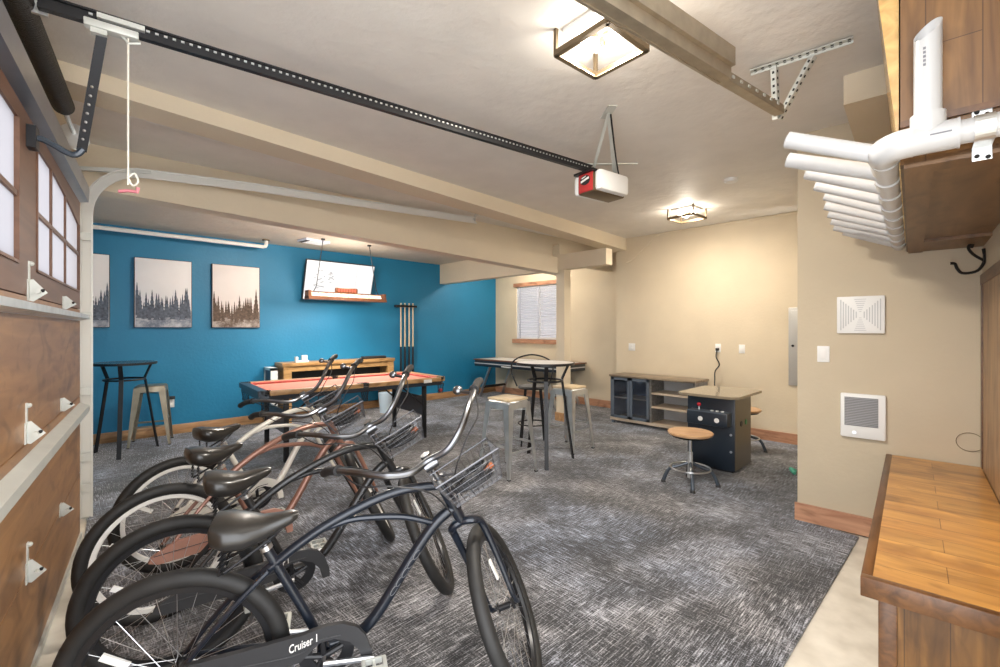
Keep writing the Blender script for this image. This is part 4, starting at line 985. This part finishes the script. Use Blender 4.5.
# right console
rc_ = thing('display_console', 'grey-brown console with glass doors and open shelves at the far wall', 'console', (6.33, 3.20, 0))
MB().bb(-0.23, 0.23, -0.67, 0.67, 0.715, 0.745, bev=0.003).build('top', 'browntop', rc_)
for y in (-0.66, -0.02, 0.63): MB().bb(-0.20, 0.21, y, y + 0.03, 0.05, 0.715).build('upright', 'bluegrey' if y > 0 else 'greywood', rc_)
MB().bb(-0.21, 0.21, -0.66, 0.66, 0.045, 0.085).build('bottom_shelf', 'shelfedge', rc_)
for z in (0.30, 0.50): MB().bb(-0.20, 0.20, -0.64, -0.02, z, z + 0.025).build('shelf', 'shelfedge', rc_)
MB().bb(-0.14, 0.20, 0.01, 0.63, 0.38, 0.40).build('shelf', 'shelfedge', rc_)
MB().bb(0.195, 0.205, -0.64, 0.0, 0.08, 0.715).build('back_panel', 'lightback', rc_); MB().bb(0.195, 0.205, 0.0, 0.64, 0.08, 0.715).build('back_panel', 'bluegrey', rc_)
for y0 in (0.005, 0.318):
    d = MB(); y1 = y0 + 0.308; k = 0.04
    d.bb(-0.225, -0.205, y0, y0 + k, 0.09, 0.71).bb(-0.225, -0.205, y1 - k, y1, 0.09, 0.71).bb(-0.225, -0.205, y0, y1, 0.09, 0.13).bb(-0.225, -0.205, y0, y1, 0.67, 0.71)
    do = d.build('cabinet_door', 'bluegrey', rc_)
    MB().bb(-0.217, -0.213, y0 + k, y1 - k, 0.13, 0.67).build('glass_pane', 'glassdark', do, smooth=False)
for x in (-0.18, 0.18):
    for y in (-0.62, 0.62): MB().bb(x - 0.02, x + 0.02, y - 0.02, y + 0.02, 0, 0.05).build('foot', 'bluegrey', rc_)

# arcade table
at = thing('arcade_table', 'black cocktail arcade table with pale reflecting top', 'arcade table', (5.03, 1.82, 0))
MB().bb(-0.25, 0.22, -0.225, 0.245, 0.03, 0.745, bev=0.004).build('body', 'arcade', at)
MB().bb(-0.245, 0.215, -0.2295, -0.225, 0.035, 0.74).build('side_sheen_panel', 'arcade_side', at)  # thin slab that carries the painted warm sheen
tpz = 0.765
MB().prism([(-0.41, -0.24), (-0.35, -0.30), (0.34, -0.30), (0.40, -0.24), (0.40, 0.24), (0.34, 0.30), (-0.35, 0.30), (-0.41, 0.24)], (0, 0, 0.025), lambda a, b: (a, b, tpz)).build('glass_top', 'arcade_top', at)
MB().bb(-0.24, 0.23, -0.225, 0.225, 0.735, 0.765).build('top_frame', 'arcade', at)
MB().box((-0.30, 0, 0.545), (0.16, 0.40, 0.13), bev=0.008).build('control_box', 'arcade', at)
cpn = MB(); cpn.box((-0.30, 0, 0.613), (0.155, 0.39, 0.008)); co_ = cpn.build('control_panel', 'bluegrey', at)
js = MB(); js.cyl((-0.31, 0.10, 0.615), (-0.31, 0.10, 0.66), 0.006, n=8); jo = js.build('joystick', 'steel', at); MB().sphere((-0.31, 0.10, 0.672), 0.02, n=14).build('joystick_ball', 'redball', jo)
for y in (-0.03, -0.08, -0.13): MB().cyl((-0.31, y, 0.615), (-0.31, y, 0.628), 0.015, n=14).build('button', 'white', at)
for y in (0.06, -0.10): MB().cyl((-0.382, y, 0.54), (-0.374, y, 0.54), 0.024, n=18).build('coin_button', 'white', at)
for x, m in ((-0.08, 'blackplastic'), (0.06, 'green')):
    MB().cyl((x, -0.229, 0.485), (x, -0.235, 0.485), 0.028, n=18).build('side_button', m, at)
for z in (0.30, 0.47): MB().cyl((-0.256, -0.19, z - 0.08), (-0.249, -0.19, z - 0.08), 0.012, n=12).build('lock', 'steel', at)
MB().bb(-0.20, 0.19, -0.19, 0.19, 0.0, 0.03).build('plinth', 'blackplastic', at)

def round_stool(label, x, y, hz, rz):
    t = thing('adjustable_stool', label, 'stool', (x, y, 0), rz, 'round adjustable stools')
    MB().lathe([(0.001, hz - 0.035), (0.175, hz - 0.035), (0.195, hz - 0.025), (0.20, hz - 0.008), (0.19, hz), (0.001, hz)], 32).build('seat', 'round_wood', t)
    MB().lathe([(0.001, hz - 0.05), (0.165, hz - 0.05), (0.175, hz - 0.034), (0.001, hz - 0.034)], 28).build('seat_plate', 'iron', t)
    MB().cyl((0, 0, 0.06), (0, 0, hz - 0.05), 0.014, n=12).build('screw_post', 'steel', t)
    MB().cyl((0, 0, 0.06), (0, 0, 0.30), 0.026, 0.022, 14).build('hub_sleeve', 'gun', t)
    MB().tube([(0.175 * math.cos(2 * PI * i / 28), 0.175 * math.sin(2 * PI * i / 28), 0.155) for i in range(28)], 0.008, 8, closed=True).build('footring', 'steel', t)
    for i in range(4):
        d = Vector((math.cos(PI / 2 * i), math.sin(PI / 2 * i), 0))
        l = MB(); l.tube([d * 0.02 + Vector((0, 0, 0.20)), d * 0.10 + Vector((0, 0, 0.165)), d * 0.185 + Vector((0, 0, 0.13)), d * 0.235 + Vector((0, 0, 0.02))], [0.014, 0.014, 0.016, 0.018], 10, smooth=4)
        l.build('leg', 'slate', t)
        MB().cyl(d * 0.237, d * 0.237 + Vector((0, 0, 0.022)), 0.024, 0.018, 12).build('foot', 'blackplastic', t)
round_stool('round wood-seat stool in front of the arcade table', 4.20, 1.79, 0.495, R(-62))
round_stool('round wood-seat stool mostly hidden behind the arcade table', 5.84, 1.86, 0.50, R(20))
gs = MB(); gs.tube([(0, 0, 0.02), (0.05, 0.04, 0.035), (0.1, 0.02, 0.02), (0.14, 0.07, 0.02)], 0.018, 8, smooth=5); o = gs.build('green_strap', mat('teal_cloth', (0.10, 0.45, 0.33), 0.7)); o.location = (5.2, 1.18, 0); tag(o, 'crumpled teal strap on the carpet by the wall corner', 'strap')

# ------------------------------------------------------------------ bicycles
HT = Vector((0.863, 0, 0.861)); HB = Vector((0.944, 0, 0.709)); AX = (HT - HB).normalized(); FR = Vector((AX.z, 0, -AX.x))
WBASE = 1.18; RH = Vector((0, 0, 0.335)); FHUB = Vector((WBASE, 0, 0.335)); BBK = Vector((0.445, 0, 0.300))
def wheel(root, c, rimm, name, hubm, mtx=None):
    def fin(mb, n, m, p):
        if mtx is not None: mb.xf(mtx)
        return mb.build(n, m, p)
    R0, r0 = 0.306, 0.029
    prof = []
    for k in range(14):
        a = 2 * PI * k / 14; prof.append((R0 + r0 * math.cos(a), r0 * 0.95 * math.sin(a)))
    ty = fin(MB().lathe(prof, 56, c, 'y', True), name, 'tire', root)
    fin(MB().lathe([(0.282, -0.014), (0.285, 0.014), (0.262, 0.012), (0.256, 0.0), (0.262, -0.012)], 56, c, 'y', True), 'rim', rimm, ty)
    sp_ = MB()
    for i in range(28):
        a = 2 * PI * i / 28; s = 1 if i % 2 else -1; b = a + (0.55 if (i // 2) % 2 else -0.55)
        sp_.tube([(c[0] + 0.02 * math.cos(b), c[1] + s * 0.03, c[2] + 0.02 * math.sin(b)), (c[0] + 0.262 * math.cos(a), c[1], c[2] + 0.262 * math.sin(a))], 0.0010, 4)
    fin(sp_, 'spokes', 'steel', ty)
    hb_ = MB(); hb_.lathe([(0.005, -0.062), (0.008, -0.062), (0.008, -0.04), (0.022, -0.036), (0.022, -0.03), (0.014, -0.028), (0.014, 0.028), (0.022, 0.03), (0.022, 0.036), (0.008, 0.04), (0.008, 0.062), (0.005, 0.062)], 16, c, 'y')
    fin(hb_, 'hub', hubm, ty)
    return ty

def bicycle(label, x, y, h, lean, steer, fm, gm, rimm, forkm, text=None, wsteer=R(-112), crank=184, lockof=''):
    t = bpy.data.objects.new('bicycle', None); C.objects.link(t); t.location = (x, y, 0); t.rotation_euler = (-lean, 0, h)
    tag(t, label, 'bicycle', 'cruiser bicycles parked in a row')
    S = Matrix.Translation(HT) @ Matrix.Rotation(steer, 4, AX) @ Matrix.Translation(-HT)
    SF = Matrix.Translation(HT) @ Matrix.Rotation(wsteer, 4, AX) @ Matrix.Translation(-HT)
    fr = MB()
    # sweeping stay + top tube
    for s in (-1, 1):
        fr.tube([(0.0, s * 0.058, 0.335), (0.062, s * 0.056, 0.42), (0.164, s * 0.047, 0.535), (0.268, s * 0.022, 0.626)], 0.0095, 8, smooth=5)
        fr.tube([(0.0, s * 0.058, 0.335), (0.2, s * 0.052, 0.32), (0.40, s * 0.03, 0.302)], 0.010, 8, smooth=4)
    fr.tube([(0.25, 0, 0.612), (0.36, 0, 0.693), (0.471, 0, 0.757), (0.632, 0, 0.822), (0.749, 0, 0.845), (0.868, 0, 0.842)], 0.017, 12, smooth=5)
    fr.tube([(0.30, 0, 0.652), (0.40, 0, 0.722), (0.465, 0, 0.742), (0.53, 0, 0.756), (0.60, 0, 0.755), (0.728, 0, 0.738), (0.845, 0, 0.695)], 0.0125, 10, smooth=5)
    fr.tube([(0.93, 0, 0.745), (0.90, 0, 0.735), (0.836, 0, 0.680), (0.752, 0, 0.564), (0.66, 0, 0.42), (0.60, 0, 0.345), (0.54, 0, 0.31), (0.445, 0, 0.30)], 0.021, 12, smooth=5)
    fr.tube([BBK, (0.378, 0, 0.45), (0.255, 0, 0.71)], 0.0165, 12)
    fr.cyl(HT, HB, 0.022, n=16)
    fr.cyl((0.445, -0.036, 0.30), (0.445, 0.036, 0.30), 0.024, n=14)
    fr.build('frame', fm, t)
    # steered group
    fk = MB()
    cr_ = HB - AX * 0.03
    fk.cyl(HB, HB - AX * 0.02, 0.021, n=14)
    for s in (-1, 1):
        fk.tube([cr_ + Vector((0, 0, 0.008)), cr_ + FR * 0.01 + Vector((0, s * 0.045, -0.004)), cr_ + FR * 0.008 + Vector((0, s * 0.062, -0.06)), (HB - AX * 0.25) + FR * 0.006 + Vector((0, s * 0.060, 0)), FHUB + Vector((-0.008, s * 0.056, 0.05)), FHUB + Vector((0, s * 0.056, 0))], [0.017, 0.016, 0.0155, 0.014, 0.010, 0.009], 10, smooth=5)
    fk.xf(SF).build('fork', forkm, t)
    wheel(t, FHUB, rimm, 'front_wheel', 'blackrim', SF)
    wheel(t, RH, rimm, 'rear_wheel', 'blackrim')
    stem = HT + AX * 0.10
    sm = MB(); sm.cyl(HT - AX * 0.0, HT + AX * 0.11, 0.0125, n=12).cyl(stem - FR * 0.012, stem + FR * 0.055, 0.021, 0.022, 12).cyl(HT + AX * 0.07, HT + AX * 0.125, 0.020, n=12).cyl(stem + FR * 0.055 + Vector((0, -0.026, 0)), stem + FR * 0.055 + Vector((0, 0.026, 0)), 0.020, n=14)
    sm.cyl(HT - AX * 0.004, HT + AX * 0.014, 0.025, n=14)
    sm.xf(S).build('stem', 'chrome', t)
    b0 = stem + FR * 0.055
    hbm = MB(); pts = []
    side = [(0.0, 0.0, 0.0), (0.08, 0.03, 0.01), (0.16, 0.02, 0.05), (0.24, -0.06, 0.085), (0.31, -0.19, 0.085), (0.36, -0.31, 0.065), (0.395, -0.41, 0.035), (0.405, -0.51, 0.004)]
    def hp(l, f, u, s): return b0 + FR * f + AX * (u + 0.018) + Vector((0, s * l, 0))
    full = [hp(*q, -1) for q in side[::-1]] + [hp(*q, 1) for q in side[1:]]
    hbm.tube(full, 0.0132, 10, smooth=5)
    hbo = hbm.xf(S).build('handlebar', 'chrome', t)
    for s in (-1, 1):
        g = MB(); g.tube([hp(0.31, -0.19, 0.085, s), hp(0.36, -0.31, 0.065, s), hp(0.395, -0.41, 0.035, s), hp(0.4055, -0.52, 0.001, s)], [0.0178, 0.0178, 0.0178, 0.0178], 14); g.tube([hp(0.307, -0.183, 0.0853, s), hp(0.311, -0.192, 0.085, s)], 0.022, 14); g.tube([hp(0.4052, -0.515, 0.0025, s), hp(0.4058, -0.524, -0.001, s)], 0.0205, 14)
        g.xf(S).build('grip', 'grip', hbo)
    bell = MB(); bell.sphere(hp(0.25, -0.22, 0.11, 1), 0.022, (1, 1, 0.8), n=12); bell.cyl(hp(0.29, -0.15, 0.088, 1), hp(0.25, -0.22, 0.105, 1), 0.008, n=8)
    bell.xf(S).build('bell', 'chrome', hbo)
    # basket of wire mesh ahead of the head tube
    bk = MB(); f0, f1, wv, zt, zb = 0.095, 0.215, 0.125, 0.085, -0.035
    def bp(f, l, u): return HT + FR * f + Vector((0, l + 0.10, 0)) + AX * u
    def loop(u, sh=0.0, r=0.002):
        bk.tube([bp(f0 + sh, -wv + sh, u), bp(f1 - sh, -wv + sh, u), bp(f1 - sh, wv - sh, u), bp(f0 + sh, wv - sh, u)], r, 5, closed=True)
    loop(zt, 0, 0.0035)
    for k in range(1, 6): loop(zt + (zb - zt) * k / 5, 0.006 * k, 0.0011)
    for k in range(11):
        l = -wv + 2 * wv * k / 10; l2 = l * (1 - 0.03 / wv)
        bk.tube([bp(f0, l, zt), bp(f0 + 0.03, l2, zb), bp(f1 - 0.03, l2, zb), bp(f1, l, zt)], 0.0011, 4)
    for k in range(1, 8):
        f = f0 + (f1 - f0) * k / 8; q = f0 + 0.03 + (f1 - f0 - 0.06) * k / 8
        bk.tube([bp(f, -wv, zt), bp(q, -wv + 0.03, zb), bp(q, wv - 0.03, zb), bp(f, wv, zt)], 0.0011, 4)
    bo = bk.xf(S).build('basket', 'wire', t)
    ba_ = MB(); ba_.tube([HT + AX * 0.02, bp(f0, -0.05, -0.01)], 0.005, 6).tube([HT + AX * 0.02, bp(f0, 0.05, -0.01)], 0.005, 6)
    ba_.xf(S).build('basket_stay', 'wire', bo)
    cabl = MB()
    for s in (-1, 1): cabl.tube([hp(0.30, -0.16, 0.075, s), hp(0.24, 0.02, 0.06, s), hp(0.15, 0.09, 0.03, s), hp(0.05, 0.07, -0.08, s), HT + FR * 0.05 - AX * 0.12 + Vector((0, s * 0.02, 0))], 0.003, 6, smooth=5)
    cabl.xf(S).build('brake_cable', 'blackplastic', hbo)
    # saddle
    sd_ = MB(); rows = []
    for (sx, wv_, zt_, th) in ((0.098, 0.050, 0.810, 0.03), (0.108, 0.085, 0.828, 0.075), (0.15, 0.100, 0.828, 0.095), (0.20, 0.088, 0.816, 0.088), (0.25, 0.060, 0.808, 0.07), (0.30, 0.040, 0.812, 0.052), (0.34, 0.030, 0.818, 0.040), (0.36, 0.018, 0.813, 0.02)):
        row = []
        for k in range(16):
            a = 2 * PI * k / 16; cy = math.cos(a); sz = math.sin(a)
            row.append(sd_.bm.verts.new((sx, wv_ * (abs(cy) ** 0.75) * (1 if cy > 0 else -1), zt_ - th / 2 + th / 2 * (abs(sz) ** 0.65) * (1 if sz > 0 else -1))))
        rows.append(row)
    for A, B in zip(rows[:-1], rows[1:]):
        for k in range(16): sd_.bm.faces.new((A[k], A[(k + 1) % 16], B[(k + 1) % 16], B[k]))
    sd_.bm.faces.new(rows[0][::-1]); sd_.bm.faces.new(rows[-1])
    so_ = sd_.build('saddle', 'saddle', t, ang=60)
    cs = MB()
    for s in (-1, 1):
        cs.tube([(0.14 + 0.008 * math.cos(q), s * 0.055 + 0.018 * math.cos(q * 1.0), 0.66 + 0.08 * q / 31 * 1.0) for q in range(0, 32)], 0.004, 5)
        cs.tube([(0.33, s * 0.012, 0.79), (0.27, s * 0.02, 0.735), (0.14, s * 0.05, 0.66)], 0.005, 6, smooth=4)
    cs.build('saddle_springs', 'black', so_)
    MB().cyl((0.275, 0, 0.665), (0.243, 0, 0.745), 0.0125, n=12).build('seat_post', 'chrome', t)
    MB().cyl((0.262, 0, 0.695), (0.256, 0, 0.71), 0.021, n=12).build('seat_clamp', 'steel', t)
    # chain guard
    gd = MB()
    poly = [(-0.06, 0.350), (0.0, 0.378), (0.042, 0.396), (0.171, 0.400), (0.30, 0.408), (0.376, 0.413), (0.45, 0.426), (0.507, 0.423), (0.555, 0.400), (0.585, 0.36), (0.606, 0.30), (0.608, 0.262), (0.575, 0.262), (0.562, 0.312), (0.53, 0.352), (0.48, 0.376), (0.43, 0.372), (0.40, 0.345), (0.37, 0.318), (0.25, 0.310), (0.1, 0.306), (-0.03, 0.308), (-0.07, 0.325)]
    gd.prism(poly, (0, -0.018, 0), lambda a, b: (a, -0.062, b))
    go = gd.build('chain_guard', gm, t)
    ln_ = MB(); ln_.tube([(-0.05, -0.081, 0.352), (0.15, -0.081, 0.352), (0.33, -0.081, 0.348), (0.39, -0.081, 0.358), (0.43, -0.081, 0.383), (0.50, -0.081, 0.385)], 0.0022, 5, smooth=4); ln_.build('guard_line', 'blackplastic', go)
    if text:
        cu = bpy.data.curves.new('guard_lettering', 'FONT'); cu.body = text; cu.size = 0.040; cu.shear = 0.35; cu.extrude = 0.0006; cu.offset = 0.0003
        tx = bpy.data.objects.new('guard_lettering', cu); C.objects.link(tx); tx.parent = go
        tx.location = (0.335, -0.0815, 0.360); tx.rotation_euler = (R(90), R(-13), 0); tx.scale = (0.62, 1, 1)
        C.objects.unlink(tx); bpy.context.view_layer.update(); C.objects.link(tx); bpy.context.view_layer.update()
        me = bpy.data.meshes.new_from_object(tx.evaluated_get(bpy.context.evaluated_depsgraph_get())); loc, rt0, sc0 = tx.location.copy(), tx.rotation_euler.copy(), tx.scale.copy(); bpy.data.objects.remove(tx)
        me.materials.clear(); me.materials.append(M['whiterim']); tx = bpy.data.objects.new('guard_lettering', me); C.objects.link(tx); tx.parent = go; tx.location = loc; tx.rotation_euler = rt0; tx.scale = sc0
    # crank and pedals
    ck = MB(); ck.lathe([(0.05, -0.004), (0.092, -0.004), (0.092, 0.004), (0.05, 0.004)], 36, (0.455, -0.05, 0.315), 'y', True)
    for i in range(5):
        a = 2 * PI * i / 5 + 0.4; ck.cyl((0.445, -0.05, 0.30), (0.445 + 0.07 * math.cos(a), -0.05, 0.30 + 0.07 * math.sin(a)), 0.010, n=8)
    cko = ck.build('chainring', 'black', t)
    for s, an in ((-1, R(crank)), (1, R(crank + 180))):
        e = Vector((0.445 + 0.165 * math.cos(an), s * 0.095, 0.30 + 0.165 * math.sin(an)))
        c2 = MB(); c2.tube([(0.445, s * 0.05, 0.30), (0.445, s * 0.088, 0.30), e], 0.010, 8); cra = c2.build('crank', 'steel', t)
        pd = MB(); pc = e + Vector((0, s * 0.055, 0))
        pd.box(pc + Vector((0.036, 0, 0)), (0.014, 0.09, 0.022), bev=0.003).box(pc - Vector((0.036, 0, 0)), (0.014, 0.09, 0.022), bev=0.003).box(pc, (0.08, 0.014, 0.016)).cyl(e, pc + Vector((0, s * 0.045, 0)), 0.006, n=8)
        pd.box(pc + Vector((0, s * 0.042, 0)), (0.08, 0.008, 0.02)).box(pc - Vector((0, s * 0.042, 0)), (0.08, 0.008, 0.02))
        pd.build('pedal', 'galv_white', cra)
    if text:
        dl = MB()
        for i in range(5):
            c0 = Vector((0.690 + 0.021 * i, -0.0225, 0.468 + 0.031 * i)); dt = Vector((0.55, 0, 0.83)); dn = Vector((-0.83, 0, 0.55))
            dl.tube([c0 + dt * (0.020 * math.cos(q)) + dn * (0.008 * math.sin(q)) + dt * 0.0 + Vector((0, 0.002 * abs(math.sin(q)), 0)) for q in [2 * PI * j / 14 for j in range(11 if i % 2 else 13)]], 0.0011, 5)
        dl.build('down_tube_lettering', 'ink_pale', t)
    # kickstand, reflector
    MB().tube([(0.36, 0.03, 0.30), (0.33, 0.09, 0.17), (0.30, 0.17, 0.012 + 0.17 * math.sin(-lean) * -0.0)], 0.008, 8).build('kickstand', 'steel', t)
    MB().box((-0.165, -0.004, 0.335 + 0.075), (0.085, 0.008, 0.022), rot=(0, R(35), 0)).build('spoke_reflector', 'white', t)
    MB().box(tuple(FHUB + Vector((-0.11, 0.012, 0.10))), (0.085, 0.008, 0.02), rot=(0, R(50), 0)).xf(SF).build('spoke_reflector', 'white', t)
    bpy.context.view_layer.update()
    lo = min((o.matrix_world @ v.co).z for o in t.children if 'wheel' in o.name for v in o.data.vertices)
    t.location.z -= lo
    bpy.context.view_layer.update()
    Wm = t.matrix_world @ S
    k_ = MB(); cc = bp(0.155, 0.0, zb + 0.032)
    k_.tube([cc + FR * (0.035 * math.cos(q / 3)) + Vector((0, 0.075 * math.sin(q / 3), 0)) + AX * (0.018 * math.sin(q / 5.3) + 0.0006 * q) for q in range(76)], 0.008, 6)
    k_.xf(Matrix.Translation(-cc)); lk = k_.build('cable_lock', 'blackplastic'); lk.matrix_world = Wm @ Matrix.Translation(cc)
    tag(lk, 'black coiled cable lock in the basket of the ' + lockof, 'lock', 'cable locks in the bicycle baskets')
    kb = MB(); kb.cyl(cc + Vector((0, 0.05, 0.02)), cc + Vector((0, 0.09, 0.03)), 0.010, n=10); kb.xf(Matrix.Translation(-cc)); kb.build('lock_barrel', 'orange', lk)
    return t
bicycle('navy cruiser bicycle closest to the bench, with black chain guard', 0.2746, 1.8122, -0.4067, -0.06, -1.5693, 'navy', 'guard_black', 'blackrim', 'navy', 'Cruiser 1', crank=-6, lockof='navy bicycle')
bicycle('black cruiser bicycle between the navy one and the copper one', 0.3316, 2.3175, -0.1561, -0.0445, -1.7036, 'bikeblack', 'guard_black', 'blackrim', 'bikeblack', 'Cruiser 1', lockof='black bicycle')
bicycle('copper cruiser bicycle with white rims and copper chain guard', 0.3512, 2.7917, 0.0512, 0.0116, -1.8907, 'copper', 'copper_guard', 'whiterim', 'copper', lockof='copper bicycle')
bicycle('cream cruiser bicycle farthest along the row, beside the door track', 0.495, 3.3102, 0.1637, 0.0387, -1.9292, 'cream', 'cream', 'whiterim', 'cream', lockof='cream bicycle')
